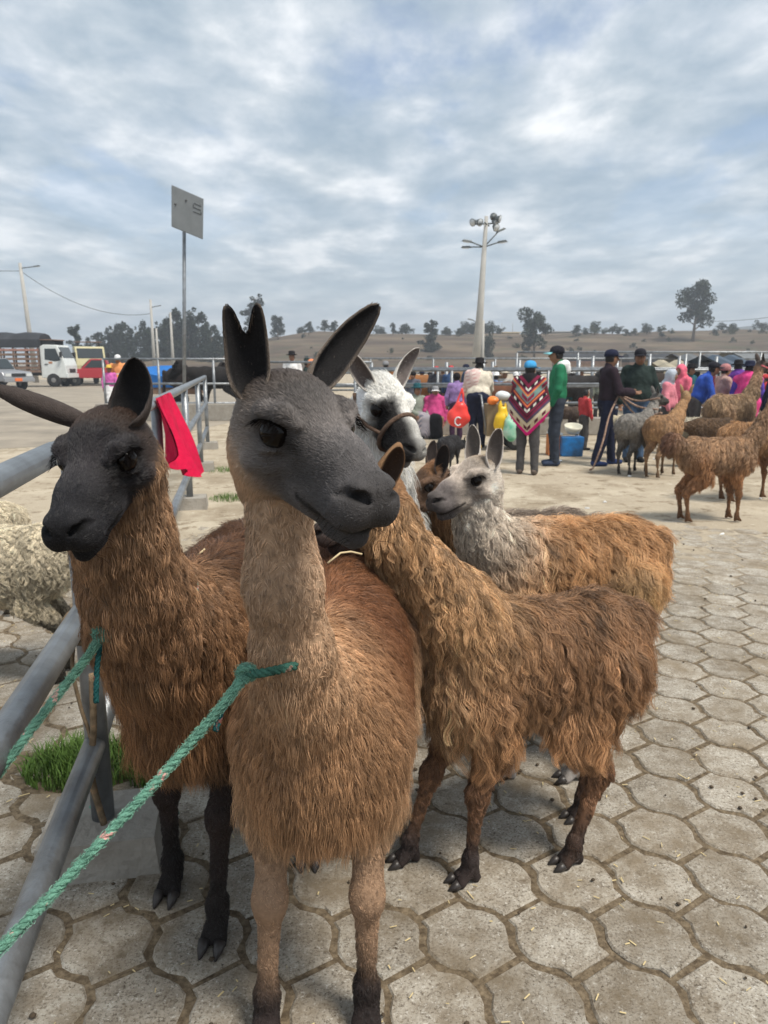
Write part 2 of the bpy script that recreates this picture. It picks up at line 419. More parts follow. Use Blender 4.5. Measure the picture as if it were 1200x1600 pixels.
def make_ear(base, d, o, L, W, notch=0.0, nt_=22, nu=13, th=0.006):
    d = vnorm(d); o = np.asarray(o, float); o = vnorm(o - d * (o @ d)); s = np.cross(d, o)
    us = np.linspace(-1, 1, nu); V = []; inner = []
    wtip = 1.0 if notch else 0.0
    tk = [0, .12, .3, .5, .7, .85, .95, 1]; wk = [.66, .88, 1, 1, .88 + .1 * wtip, .66 + .28 * wtip, .44 + .44 * wtip, .20 + .6 * wtip]
    for layer in (0, 1):
        for i in range(nt_):
            t = i / (nt_ - 1); w_ = W * np.interp(t, tk, wk); phi = np.interp(t, [0, .25, .6, 1], [2.5, 1.75, 1.25, .9]); r = w_ / 2 / math.sin(min(phi, 1.5708)) - (th if layer else 0)
            for u in us:
                tl = t * (1 - notch * math.exp(-(u / 0.42) ** 2) * t)
                c = np.asarray(base) + d * L * tl - o * (0.10 * L * math.sin(math.pi * t * 0.9)) + o * r * 0.6
                V.append(c + r * (-math.cos(phi * u) * o + math.sin(phi * u) * s)); inner.append(layer)
    V = np.array(V); inner = np.array(inner); F = []; n = nt_ * nu
    for i in range(nt_ - 1):
        for j in range(nu - 1):
            a = i * nu + j; F.append((a, a + 1, a + nu + 1, a + nu)); F.append((n + a, n + a + nu, n + a + nu + 1, n + a + 1))
    for i in range(nt_ - 1):
        for j in (0, nu - 1):
            a = i * nu + j; q = (a, a + nu, n + a + nu, n + a); F.append(q if j == 0 else q[::-1])
    for j in range(nu - 1):
        a = (nt_ - 1) * nu + j; F.append((a, a + 1, n + a + 1, n + a))
    return V, np.array(F), inner, d
def lerp(a, b, t): return np.asarray(a) + (np.asarray(b) - np.asarray(a)) * np.asarray(t)[..., None]
def sstep(x, a, b):
    t = np.clip((x - a) / (b - a), 0, 1); return t * t * (3 - 2 * t)
def seg_dist(P, a, b):
    ab = b - a; t = np.clip((P - a) @ ab / (ab @ ab + 1e-9), 0, 1); return np.linalg.norm(P - a - t[:, None] * ab, axis=1), t
MB_SKIN = None
def llama(name, label, loc, heading, s, neck, head, pal, feet=None, ears=None, cat='llama', group=None, h=0.011, hh=0.0032, fl=None, face=None, tail=(0.02, 0.14), notch=(0, 0), eyes=True, hs=None, seed=3, fat=1.0, tailr=1.0, deep=0.0, short=1.0, nails=False):
    """loc = ground point under the middle of the body; heading = direction it faces (degrees from +X);
    neck = list of world (x,y,z,r); head = (world position of the skull, yaw, pitch down, roll)"""
    loc = np.array([loc[0], loc[1], 0.0]); a = rad(heading); R = np.array([[math.cos(a), -math.sin(a), 0], [math.sin(a), math.cos(a), 0], [0, 0, 1]])
    def Wd(p): return loc + R @ (np.asarray(p, float) * s)
    fwd = R[:, 0]; hs = hs or s
    root = empty(name, tuple(loc)); tag(root, label, cat, group)
    legs = {}
    q_ = short
    J = dict(fl=[(.24, .10, .74), (.20, .105, .58), (.25, .10, .35), (.25, .10, .10)], fr=[(.24, -.10, .74), (.20, -.105, .58), (.25, -.10, .35), (.25, -.10, .10)],
             hl=[(-.30, .11, .78), (-.20, .115, .57), (-.41, .10, .37), (-.37, .10, .10)], hr=[(-.30, -.11, .78), (-.20, -.115, .57), (-.41, -.10, .37), (-.37, -.10, .10)])
    J = {k: [(x * q_, y, z) for x, y, z in v] for k, v in J.items()}
    RS = dict(f=[.082, .053, .030, .0205], h=[.13, .080, .036, .0225])
    for k in J:
        P = [Wd(p) for p in J[k]]
        if feet and k in feet:
            d = np.array([feet[k][0], feet[k][1], 0]) - np.array([P[3][0], P[3][1], 0])
            P = [p + d * (1 - (p[2] / s) / 0.80) / (1 - 0.1 / 0.8) * 1.0 for p in P]
        legs[k] = P
    hp = np.array(head[0]); yw, pt, rl = (rad(x) for x in head[1:4])
    hf = np.array([math.cos(yw) * math.cos(pt), math.sin(yw) * math.cos(pt), -math.sin(pt)]); hl = np.array([-math.sin(yw), math.cos(yw), 0]); hu = np.cross(hf, hl)
    hl, hu = hl * math.cos(rl) + hu * math.sin(rl), hu * math.cos(rl) - hl * math.sin(rl)
    HR = np.stack([hf, hl, hu], 1)
    neck = list(neck[:-1]) + [(*(hp + HR @ (np.array([-.045, 0, -.07]) * hs)), neck[-1][3])]
    N = [np.array(q[:3]) for q in neck]; NR = [q[3] for q in neck]
    tor = [((.24 * short, 0, .78 - deep / 2), (.20, .165 * fat, .215 + deep / 2)), ((-.02, 0, .82 - deep / 2), (.36 * short, .185 * fat, .205 + deep / 2)), ((-.30 * short, 0, .83 - deep / 3), (.19, .170 * fat, .205 + deep / 3)), ((.22 * short, 0, .92), (.14, .08, .10))]
    t0, t1 = Wd((-.5 * short, 0, .93)), Wd((-.5 * short - tail[0], 0, .93 - tail[1]))
    pts = np.array([Wd(c) for c, _ in tor] + [p for L in legs.values() for p in L] + N + [t0, t1]); m = 0.42 * s
    lo = pts.min(0) - m; hi = pts.max(0) + m; lo[2] = -0.02
    f = Field(lo, hi, h)
    for c, r in tor: f.ell(Wd(c), np.array(r) * s, R, k=0.07 * s)
    f.cap(t0, t1, 0.05 * s * tailr, 0.035 * s * tailr ** 2, 0.05 * s)
    for k, P in legs.items():
        rs = [x * s for x in RS[k[0]]]
        f.chain(P, rs, 0.035 * s)
        f.ell(P[2] + fwd * .006 * s * (1 if k[0] == 'f' else -1), (.036 * s, .034 * s, .050 * s), k=.025 * s)
        f.ell(P[3], (.033 * s, .033 * s, .035 * s), k=.02 * s)
        ft = P[3]; dz = fwd * 0.045 * s; sd_ = R[:, 1] * 0.021 * s
        for q in (-1, 1):
            f.cap(ft - np.array([0, 0, .03 * s]), np.array([ft[0], ft[1], 0.022 * s]) + dz + q * sd_, 0.026 * s, 0.020 * s, 0.012 * s)
        f.cap(ft - np.array([0, 0, .02 * s]), np.array([ft[0], ft[1], 0.022 * s]) - dz * 0.5, 0.026 * s, 0.022 * s, 0.012 * s)
    f.chain(N, NR, 0.06 * s)
    V, Q = f.mesh(2)
    Nn = normals(V, Q)
    # ---- colour, strand length, strand density and combing by body region
    segs = [('torso', Wd((.30, 0, .82)), Wd((-.36, 0, .84)), .19 * s)] + [(k, P[i], P[i + 1], RS[k[0]][i] * s * .85) for k, P in legs.items() for i in range(3)] + [(k, P[3], np.array([P[3][0], P[3][1], .02]), .03 * s) for k, P in legs.items()] + [('neck', N[i], N[i + 1], NR[i]) for i in range(len(N) - 1)] + [('tail', t0, t1, .04 * s)]
    D = []; TT = []
    for g, a_, b_, r_ in segs:
        d, t = seg_dist(V, a_, b_); D.append(d - r_); TT.append(t)
    D = np.array(D); wgt = np.exp(-(D - D.min(0)) / (0.035 * s)); wgt /= wgt.sum(0)
    FL = dict(torso=0.07, neck=0.035, leg=0.02, belly=0.05); FL.update(fl or {})
    z = V[:, 2] / s; fx = (V - loc) @ fwd / s
    col = np.zeros((len(V), 3)); ln = np.zeros(len(V)); dn = np.zeros(len(V)); cb = np.zeros((len(V), 3))
    down = np.array([0, 0, -1.0]); ni = 0; nn = len(N) - 1
    for i, (g, a_, b_, r_) in enumerate(segs):
        if g == 'torso':
            c = lerp(pal['belly'], pal['back'], sstep(z, .56, .80)); c = c + (np.asarray(pal['chest']) - c) * sstep(fx, .16, .38)[:, None]
            l = np.full(len(V), FL['torso']) ; l = l * (1 - 0.30 * sstep(z, .95, 1.05)) * (1 - (1 - FL.get('chestf', 1)) * sstep(fx, .18, .36) * sstep(z, .60, .72)); cc = down * 1.0 - fwd * 0.35; d_ = 1.0
        elif g == 'neck':
            t = (ni + TT[i]) / nn; ni += 1
            c = lerp(pal['neck0'], pal['neck1'], sstep(t, .25, .95)); n0_ = FL['torso'] * .85 * FL.get('chestf', 1); l = n0_ + (FL['neck'] - n0_) * sstep(t, 0.0, .45); cc = down * 1.0 - fwd * .1; d_ = 1.2
        elif g == 'tail':
            c = np.zeros((len(V), 3)) + pal.get('tail', pal['back']); l = np.full(len(V), FL['torso']); cc = down - fwd * .2; d_ = 1.0
        else:
            c = lerp(pal['leg0'], pal['leg1'], sstep(z, .42, .55)); c = lerp(pal['foot'], pal['leg0'], 0 * z + 1) * 0 + np.where((z < .30)[:, None], np.asarray(pal['foot']) + (np.asarray(pal['leg0']) - np.asarray(pal['foot'])) * sstep(z + .05 * snoise(V, 30, seed + 9), .06, .30)[:, None], c)
            l = np.interp(z, [0, .05, .12, .34, .45, .60, .75], [.001, .004, .010, FL['leg'] * .6, FL['leg'] * 1.2, FL['torso'] * .8, FL['torso']]); cc = down * 1.0 - fwd * .15; d_ = np.interp(z, [0, .06, .3, .6], [.5, 1.4, 1.6, 1.0])
        W_ = wgt[i]; col += W_[:, None] * c; ln += W_ * l; dn += W_ * d_; cb += W_[:, None] * cc
    ln = ln * (1 + .55 * sstep(-z, -.74, -.60) * (z > .46)); col = col * (1 + .18 * sstep(-z, -.72, -.58) * (z > .46))[:, None]
    bl = (Nn[:, 2] < -0.55) & (z > .5); ln = np.where(bl, FL['belly'], ln)
    if pal.get('patch'): col = pal['patch'](V, col)
    mot = snoise(V - loc, 7 / s, seed) * .16 + snoise((V - loc) * np.array([1, 1, .4]), 34 / s, seed + 1) * .13; col = col * (1 + mot)[:, None]
    ln = ln * (1 + 0.22 * snoise(V - loc, 16 / s, seed + 2)).clip(.6, 1.4)
    HV, HQ = head_mesh(hh); hV = hp + (HV * hs) @ HR.T
    hN = normals(hV, HQ)
    x, y, zz = HV[:, 0], np.abs(HV[:, 1]), HV[:, 2]
    hc = lerp(pal['cheek'], pal['face'], sstep(x, -.03, .03)); hc = hc + (np.asarray(pal['muzzle']) - hc) * sstep(x, .09, .16)[:, None]
    hc = hc + (np.asarray(pal['crown']) - hc) * (sstep(zz, .03, .06) * sstep(-x, -.03, .03))[:, None]
    nk = sstep(-(zz + 0.6 * x), .045, .130) * sstep(-x, -.07, .04); hc = hc + (np.asarray(pal['neck1']) - hc) * nk[:, None]
    eyer = np.exp(-(((x - .037) / .030) ** 2 + ((zz - .004) / .022) ** 2)) * (y > .04); hc = hc * (1 - 0.8 * eyer[:, None])
    mz = np.interp(x, [.10, .172, .224], [-.074, -.094, -.092]); lip = np.exp(-((zz - mz) / .006) ** 2) * (x > .095) * .85 + np.exp(-((x - .203) / .016) ** 2 - ((y - .03) / .014) ** 2 - ((zz + .036) / .009) ** 2) * .9 + sstep(x, .15, .21) * .15; lip = lip.clip(0, .95)
    hc = hc * (1 - lip[:, None]) * (1 + .10 * snoise(HV, 60, seed))[:, None]
    brl = np.exp(-((zz - .050 + .25 * x) / .018) ** 2) * (x > .02) * (x < .19); chk = np.exp(-((x + .02) / .05) ** 2 - ((zz + .045) / .035) ** 2) * (y > .03)  # brl: highlight along the nose bridge, painted into the face colour; chk: paler cheek
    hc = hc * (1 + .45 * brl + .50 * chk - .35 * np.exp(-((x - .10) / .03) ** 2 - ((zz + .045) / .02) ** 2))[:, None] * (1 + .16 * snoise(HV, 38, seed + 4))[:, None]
    if pal.get('hpatch'): hc = pal['hpatch'](HV, hc)
    hL = np.where(x < 0, .011, .009) * np.interp(x, [-.1, -.02, .03, .15, .2], [1.3, 1.1, 1, .55, .3]) + nk * max(0, FL['neck'] * .8 - .016)
    hL = hL + pal.get('tuft', 0.0) * (sstep(zz, .04, .06) * sstep(-x, 0, .05))
    hd = np.interp(x, [-.1, 0, .15, .21], [1.0, 1.1, 1.2, .8]) * (1 - .95 * (eyer > .5)) * (1 - lip).clip(0, 1) ** 2
    tcl = np.exp(-((x - .07) / .02) ** 2 - ((zz + .008) / .012) ** 2) * (y > .03); hc = hc * (1 - .6 * tcl[:, None])
    hcb = np.zeros_like(hV) - hf + nk[:, None] * (down * 1.5) - hu * 0.15
    parts = [(V, Q, Nn, col)]; off = len(V)
    AV, AQ, AC = [V, hV], [Q, HQ + off], [col, hc]; off += len(hV)
    eV, eQ, eN, eC, eL, eCb = [], [], [], [], [], []; eo = 0
    E_ = ears or (((-.35, .45, 1), (.55, .8, 0)), ((-.35, -.45, 1), (.55, -.8, 0)))
    for q, (sd_, E1) in enumerate(zip((1, -1), E_)):
        ev, ef, inn, ed = make_ear((-.050, sd_ * .052, .036), E1[0], E1[1], E1[2] if len(E1) > 2 else pal.get('earL', .15), E1[3] if len(E1) > 3 else .068, notch[q])
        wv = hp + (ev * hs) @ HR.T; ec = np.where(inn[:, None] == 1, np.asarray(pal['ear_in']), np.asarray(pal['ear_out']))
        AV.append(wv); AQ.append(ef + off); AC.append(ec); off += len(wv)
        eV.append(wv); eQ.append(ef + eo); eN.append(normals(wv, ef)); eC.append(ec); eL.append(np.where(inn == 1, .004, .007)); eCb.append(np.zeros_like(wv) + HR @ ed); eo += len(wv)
    V2, C2 = np.concatenate(AV), np.concatenate(AC)
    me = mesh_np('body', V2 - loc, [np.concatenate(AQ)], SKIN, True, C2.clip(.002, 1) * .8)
    body = link('body', me, root)
    if eyes:
        for sd_ in (1, -1):
            ep = hp + HR @ (np.array([.036, sd_ * .0580, .001]) * hs) - loc
            b = MB(); n = 28; r = .0238 * hs
            b.lathe((0, 0, 0), [(r * math.sin(math.pi * (i + .02) / 22.04), -r * math.cos(math.pi * (i + .02) / 22.04)) for i in range(23)], n)
            e = b.build('eye', EYE, root); e.location = ep
    if nails:
        lr = np.random.default_rng(seed); lp = []
        for sd_ in (1, -1):
            for a_ in np.linspace(.25, 2.9, 46):
                for _ in range(2):
                    a2 = a_ + lr.normal() * .05; p0 = np.array([.036 + .027 * math.cos(a2), sd_ * (.068 + .004 * math.sin(a2)), .006 + .015 * math.sin(a2)]); d0 = vnorm((.45 * math.cos(a2) + .25, sd_ * 1.0, .05 + .15 * lr.normal())); l0 = .022 * lr.uniform(.6, 1.1)
                    lp.append([hp + HR @ (q * hs) for q in (p0, p0 + d0 * l0 * .5 + np.array([0, 0, -.002]), p0 + d0 * l0 + np.array([0, 0, -.009]))])
        for _ in range(36):                                   # whiskers on lips and chin
            sd_ = lr.choice((-1, 1)); p0 = np.array([lr.uniform(.13, .21), sd_ * lr.uniform(.025, .045), lr.uniform(-.115, -.055)]); d0 = vnorm((lr.uniform(-.2, .6), sd_ * 1.0, lr.uniform(-.8, .1))); l0 = lr.uniform(.012, .035)
            lp.append([hp + HR @ (q * hs) for q in (p0, p0 + d0 * l0 * .5, p0 + d0 * l0 + np.array([0, 0, -.004]))])
        X_ = np.array(lp) - loc; cu = bpy.data.hair_curves.new('eyelash'); cu.add_curves([3] * len(X_)); link('eyelash', cu, root); cu.attributes['position'].data.foreach_set('vector', X_.astype(np.float32).ravel())
        ra_ = cu.attributes.get('radius') or cu.attributes.new('radius', 'FLOAT', 'POINT'); ra_.data.foreach_set('value', np.tile([.00032, .00025, .0001], len(X_)).astype(np.float32)); hc_ = cu.attributes.new('hc', 'FLOAT_COLOR', 'CURVE'); hc_.data.foreach_set('color', np.tile([.01, .009, .008, 1], len(X_)).astype(np.float32)); cu.materials.append(mat('eyelash_hair', (.006, .005, .005), 1.0, spec=0.0))
        for k, P in legs.items():
            for q in (-1, 1):
                c = np.array([P[3][0], P[3][1], .017 * s]) + fwd * .060 * s + R[:, 1] * q * .022 * s - loc
                b = MB(); b.tube([c - fwd * .008 * s + np.array([0, 0, .012 * s]), c + fwd * .012 * s, c + fwd * .036 * s + np.array([0, 0, -.011 * s])], [.017 * s, .014 * s, .003 * s], 10)
                b.build('toe_nail', NAIL, root)
    if fl and fl.get('n'):
        o = dict(clump=.022, clump_s=.6, wave=0, radius=.0006, lift=.5); o.update({k: v for k, v in fl.items() if k in ('clump', 'clump_s', 'wave', 'wavef', 'radius', 'lift', 'grav', 'frizz', 'npts', 'var', 'cvar')})
        fur('fleece', root, V, Q, Nn, col, ln, dn * (ln > .003), cb, fl['n'], seed=seed, **o)
    fo = dict(n=0, radius=.0005, lift=.35); fo.update(face or {})
    if fo['n']:
        HVs = np.concatenate([hV] + eV); o1 = len(hV); HQs = np.concatenate([HQ] + [q + o1 for q in eQ])
        fur('face_fur', root, HVs, HQs, np.concatenate([hN] + eN), np.concatenate([hc] + eC), np.concatenate([hL] + eL) * hs, np.concatenate([hd] + [np.full(len(l), 1.6) for l in eL]), np.concatenate([hcb] + eCb), fo['n'], radius=fo['radius'], clump=.008, clump_s=.25, lift=fo['lift'], grav=0, frizz=.08, npts=4, var=.10, cvar=.05, seed=seed + 5)
    return root, HR, hp
SKIN = mat('animal_coat', attr='Col', rough=.85, var=.18, vscale=90, bump=.25, bscale=420, spec=.25)
EYE = mat('animal_eye', (.006, .004, .003), rough=.07, spec=.2)
NAIL = mat('toe_nail', (.035, .03, .028), rough=.4, var=.3, vscale=60)
# ------------------------------------------------------------------ ground
def ground_mat():
    m = bpy.data.materials.new('dry_dirt'); m.use_nodes = True; t = m.node_tree; b = t.nodes['Principled BSDF']; b.inputs['Roughness'].default_value = .95; b.inputs['Specular IOR Level'].default_value = .15
    co = t.nodes.new('ShaderNodeTexCoord'); sp = t.nodes.new('ShaderNodeSeparateXYZ'); t.links.new(co.outputs['Object'], sp.inputs[0])
    def noise(sc_, det, ro=.6):
        n = t.nodes.new('ShaderNodeTexNoise'); n.inputs['Scale'].default_value = sc_; n.inputs['Detail'].default_value = det; n.inputs['Roughness'].default_value = ro
        t.links.new(co.outputs['Object'], n.inputs['Vector']); return n.outputs['Fac']
    def mm(op, a, c):
        n = t.nodes.new('ShaderNodeMath'); n.operation = op
        for i, q in enumerate((a, c)):
            if isinstance(q, (int, float)): n.inputs[i].default_value = q
            else: t.links.new(q, n.inputs[i])
        return n.outputs[0]
    def mixc(f, A_, B_):
        n = t.nodes.new('ShaderNodeMix'); n.data_type = 'RGBA'; t.links.new(f, n.inputs['Factor'])
        for k, q in (('A', A_), ('B', B_)):
            if isinstance(q, tuple): n.inputs[k].default_value = (*q, 1)
            else: t.links.new(q, n.inputs[k])
        return n.outputs['Result']
    def rng(v, a, c):
        n = t.nodes.new('ShaderNodeMapRange'); n.interpolation_type = 'SMOOTHSTEP'; n.inputs['From Min'].default_value = a; n.inputs['From Max'].default_value = c; t.links.new(v, n.inputs['Value']); return n.outputs[0]
    loose = mixc(rng(noise(1.7, 9, .68), .38, .62), (.30, .245, .175), (.50, .435, .335))
    loose = mixc(rng(noise(.45, 5), .42, .62), loose, (.41, .35, .265))
    loose = mixc(rng(noise(4.0, 9, .72), .53, .64), loose, (.225, .175, .118))
    loose = mixc(rng(noise(11, 7, .7), .60, .68), loose, (.60, .55, .45))
    loose = mixc(rng(noise(26, 6, .7), .62, .72), loose, (.24, .185, .125))
    joint = mixc(rng(noise(40, 8, .7), .35, .68), (.085, .063, .041), (.23, .18, .12))
    yy = mm('ADD', sp.outputs[1], mm('MULTIPLY', noise(.9, 4), 3.0))
    c = mixc(rng(yy, 5.6, 8.2), joint, loose)
    # the far lane is darker packed earth
    t.links.new(c, b.inputs['Base Color'])
    bp = t.nodes.new('ShaderNodeBump'); bp.inputs['Strength'].default_value = .7; bp.inputs['Distance'].default_value = .03
    t.links.new(mm('ADD', mm('MULTIPLY', noise(9, 8, .65), 1.0), mm('MULTIPLY', noise(60, 6), .35)), bp.inputs['Height']); t.links.new(bp.outputs[0], b.inputs['Normal'])
    return m
b = MB(); b.add([(-420, -40, 0), (420, -40, 0), (420, 640, 0), (-420, 640, 0)], [(0, 1, 2, 3)])
ground = tag(b.build('ground', ground_mat()), kind='structure')
b = MB(); pts = [(-3.6, 21), (-4.6, 14), (-9, 12), (-60, 14), (-60, 66), (-6, 66), (-4.4, 40)]
b.add([(x, y, .004) for x, y in pts], [tuple(range(len(pts)))])
road = tag(b.build('road', mat('packed_road', (.36, .31, .245), .95, var=.2, vscale=.9, col2=(.20, .175, .14), bump=.5, bscale=3, detail=10)), kind='structure')

# ------------------------------------------------------------------ concrete pavers with wavy long sides
def paver_mat():
    m = bpy.data.materials.new('paver_concrete'); m.use_nodes = True; t = m.node_tree; b = t.nodes['Principled BSDF']; b.inputs['Roughness'].default_value = .9; b.inputs['Specular IOR Level'].default_value = .2
    geo = t.nodes.new('ShaderNodeNewGeometry'); oi = t.nodes.new('ShaderNodeObjectInfo')
    def noise(sc_, det, ro=.6):
        n = t.nodes.new('ShaderNodeTexNoise'); n.inputs['Scale'].default_value = sc_; n.inputs['Detail'].default_value = det; n.inputs['Roughness'].default_value = ro
        t.links.new(geo.outputs['Position'], n.inputs['Vector']); return n.outputs['Fac']
    def ramp(f, st):
        r = t.nodes.new('ShaderNodeValToRGB'); e = r.color_ramp.elements
        while len(e) < len(st): e.new(.5)
        for q, (p, c) in zip(e, st): q.position = p; q.color = (*c, 1)
        t.links.new(f, r.inputs[0]); return r.outputs[0]
    def mixc(f, A_, B_, bt='MIX', fac=None):
        n = t.nodes.new('ShaderNodeMix'); n.data_type = 'RGBA'; n.blend_type = bt
        if f is not None: t.links.new(f, n.inputs['Factor'])
        else: n.inputs['Factor'].default_value = fac
        for k, q in (('A', A_), ('B', B_)):
            if isinstance(q, tuple): n.inputs[k].default_value = (*q, 1)
            else: t.links.new(q, n.inputs[k])
        return n.outputs['Result']
    base = ramp(noise(11, 9, .65), [(.30, (.24, .205, .16)), (.50, (.40, .36, .30)), (.70, (.52, .485, .42))])
    base = mixc(ramp(noise(130, 4, .75), [(.36, (1, 1, 1)), (.50, (0, 0, 0))]), base, mixc(None, base, (.34, .31, .28), 'MULTIPLY', 1.0))
    base = mixc(ramp(noise(95, 4, .75), [(.56, (0, 0, 0)), (.68, (1, 1, 1))]), base, (.66, .63, .57))
    base = mixc(ramp(noise(3.6, 9, .72), [(.44, (0, 0, 0)), (.64, (.9, .9, .9))]), base, (.215, .170, .115))
    base = mixc(ramp(noise(26, 7, .7), [(.58, (0, 0, 0)), (.68, (.75, .75, .75))]), base, (.16, .125, .085))
    base = mixc(ramp(noise(46, 5, .6), [(.67, (0, 0, 0)), (.72, (.95, .95, .95))]), base, (.075, .055, .038))
    r = t.nodes.new('ShaderNodeMapRange'); r.inputs['To Min'].default_value = .86; r.inputs['To Max'].default_value = 1.10; t.links.new(oi.outputs['Random'], r.inputs['Value'])
    base = mixc(None, base, r.outputs[0], 'MULTIPLY', 1.0)
    t.links.new(base, b.inputs['Base Color'])
    bp = t.nodes.new('ShaderNodeBump'); bp.inputs['Strength'].default_value = .9; bp.inputs['Distance'].default_value = .006; t.links.new(noise(120, 6, .75), bp.inputs['Height'])
    bp2 = t.nodes.new('ShaderNodeBump'); bp2.inputs['Strength'].default_value = .5; bp2.inputs['Distance'].default_value = .012; t.links.new(noise(22, 5), bp2.inputs['Height']); t.links.new(bp.outputs[0], bp2.inputs['Normal'])
    t.links.new(bp2.outputs[0], b.inputs['Normal']); return m
PAVE = paver_mat()
PL, PW = .256, .200
E1 = np.array([math.cos(rad(123.5)), math.sin(rad(123.5))]); E2 = np.array([math.cos(rad(33.5)), math.sin(rad(33.5))])
def paver_outline(seed):
    r = random.Random(seed); pts = []
    ss = [-.5, -.36, -.22, -.08, .08, .22, .36, .5]
    def wd(u): return PW / 2 + .026 * math.tanh(1.7 * math.cos(2 * math.pi * u)) / math.tanh(1.7) - .0080
    for u in ss: pts.append((u * (PL - .016), wd(u) + r.uniform(-.0035, .0035)))
    for u in ss[::-1]: pts.append((u * (PL - .016), -wd(u) + r.uniform(-.0035, .0035)))
    return [(a + r.uniform(-.003, .003), c) for a, c in pts]
def paver_mesh(seed):
    o = paver_outline(seed); n = len(o); r = random.Random(seed + 50)
    def inset(k): return [(a * (1 - k / .12), c * (1 - k / .10)) for a, c in o]
    V = [(a, c, -.03) for a, c in o] + [(a, c, .004) for a, c in inset(.0012)] + [(a, c, .0095 + r.uniform(-.0008, .0008)) for a, c in inset(.0065)]
    F = [tuple(range(2 * n, 3 * n))[::-1]] + [(k * n + i, (k + 1) * n + i, (k + 1) * n + (i + 1) % n, k * n + (i + 1) % n) for k in (0, 1) for i in range(n)]
    me = bpy.data.meshes.new('paver'); me.from_pydata(V, [], F); me.materials.append(PAVE)
    bm = bmesh.new(); bm.from_mesh(me); bmesh.ops.recalc_face_normals(bm, faces=bm.faces); bm.to_mesh(me); bm.free()
    return me
PM = [paver_mesh(i) for i in range(8)]
J0 = np.array([.153, 1.798]) + E1 * PL / 2
cells = []
for i in range(-60, 60):
    for j in range(-60, 60):
        c = J0 + E2 * PW * i + E1 * PL * (j + (.5 if i % 2 else 0))
        if not (.3 < c[1] < 8.2): continue
        dep = c[1] * math.cos(PITCH) + CAM_H * math.sin(PITCH); up = c[1] * math.sin(PITCH) - CAM_H * math.cos(PITCH)
        px, py = 600 + FPX * c[0] / dep, 800 - FPX * up / dep
        if -160 < px < 1360 and py < 1780: cells.append((dep, c[0], c[1], -60 < px < 1260 and py < 1660))
cells.sort(key=lambda q: (not q[3], q[0])); rv = random.Random(5)
rest = MB()
for k, (dep, x, y, vis) in enumerate(cells):
    sink = .0035 + max(0, (y - 5.0) / 3.2) ** 1.2 * .014 + rv.uniform(-.0015, .0015) + .004 * max(0, math.sin(x * 3.1 + y * 2.3)) * (y > 4.6)
    sink += .006 * max(0, math.sin(x * 2.2 + 1.0) * math.sin(y * 1.9)) * (x < -.55)
    me = PM[rv.randrange(8)]; rot = rad(123.5) + (math.pi if rv.random() < .5 else 0) + rv.gauss(0, .012); tx, ty = rv.gauss(0, .006), rv.gauss(0, .006)
    M = Matrix.Translation((x + rv.gauss(0, .0015), y + rv.gauss(0, .0015), -sink)) @ Matrix.Rotation(tx, 4, 'X') @ Matrix.Rotation(ty, 4, 'Y') @ Matrix.Rotation(rot, 4, 'Z')
    if k < 300:
        o = link('paver', me, ground); o.matrix_local = M
    else:
        rest.add([M @ v.co for v in me.vertices], [tuple(p.vertices) for p in me.polygons])
tag(rest.build('far_pavers', PAVE, ground), kind='stuff')

# ------------------------------------------------------------------ far hill, ridge and distant mountains
def terrain(name, x0, x1, y0, y1, hf, nx, ny, m):
    xs = np.linspace(x0, x1, nx); ys = np.linspace(y0, y1, ny); X, Y = np.meshgrid(xs, ys, indexing='ij'); Z = hf(X, Y)
    V = np.stack([X, Y, Z], -1).reshape(-1, 3); i = np.arange(nx - 1)[:, None] * ny + np.arange(ny - 1)[None]; Q = np.stack([i, i + ny, i + ny + 1, i + 1], -1).reshape(-1, 4)
    return tag(link(name, mesh_np(name, V, [Q], m)), kind='structure')
def hill_h(X, Y):
    P = np.stack([X, Y, 0 * X], -1)
    prof = np.interp(X, [-140, -75, -52, -38, -15, 15, 50, 90, 140, 260], [0.2, .6, 2.0, 5.2, 8.0, 7.4, 7.6, 7.9, 6.5, 6.0])
    ramp = sstep(Y, 92, 170)
    return (prof * ramp * (1 + .06 * snoise(P, .06, 4)) + .25 * snoise(P, .3, 5) * ramp) - .3 * (1 - ramp) - .02
def hill_mat():
    m = bpy.data.materials.new('dry_hillside'); m.use_nodes = True; t = m.node_tree; b = t.nodes['Principled BSDF']; b.inputs['Roughness'].default_value = 1.0; b.inputs['Specular IOR Level'].default_value = 0.05
    co = t.nodes.new('ShaderNodeTexCoord'); mp = t.nodes.new('ShaderNodeMapping'); mp.inputs['Scale'].default_value = (.06, .12, 1.0); t.links.new(co.outputs['Object'], mp.inputs[0])
    def noise(sc_, det):
        n = t.nodes.new('ShaderNodeTexNoise'); n.inputs['Scale'].default_value = sc_; n.inputs['Detail'].default_value = det; n.inputs['Roughness'].default_value = .65; t.links.new(mp.outputs[0], n.inputs['Vector']); return n.outputs['Fac']
    def mixr(f, a, c, A_, B_):
        r = t.nodes.new('ShaderNodeMapRange'); r.inputs['From Min'].default_value = a; r.inputs['From Max'].default_value = c; t.links.new(f, r.inputs['Value'])
        n = t.nodes.new('ShaderNodeMix'); n.data_type = 'RGBA'; t.links.new(r.outputs[0], n.inputs['Factor'])
        for k, q in (('A', A_), ('B', B_)):
            if isinstance(q, tuple): n.inputs[k].default_value = (*q, 1)
            else: t.links.new(q, n.inputs[k])
        return n.outputs['Result']
    c = mixr(noise(1.1, 6), .40, .60, (.085, .064, .050), (.160, .125, .090))
    c = mixr(noise(2.3, 8), .54, .64, c, (.085, .085, .055))
    c = mixr(noise(9, 6), .58, .70, c, (.11, .10, .07))
    t.links.new(c, b.inputs['Base Color']); return m
hill = terrain('hill', -140, 260, 90, 260, hill_h, 160, 60, hill_mat())
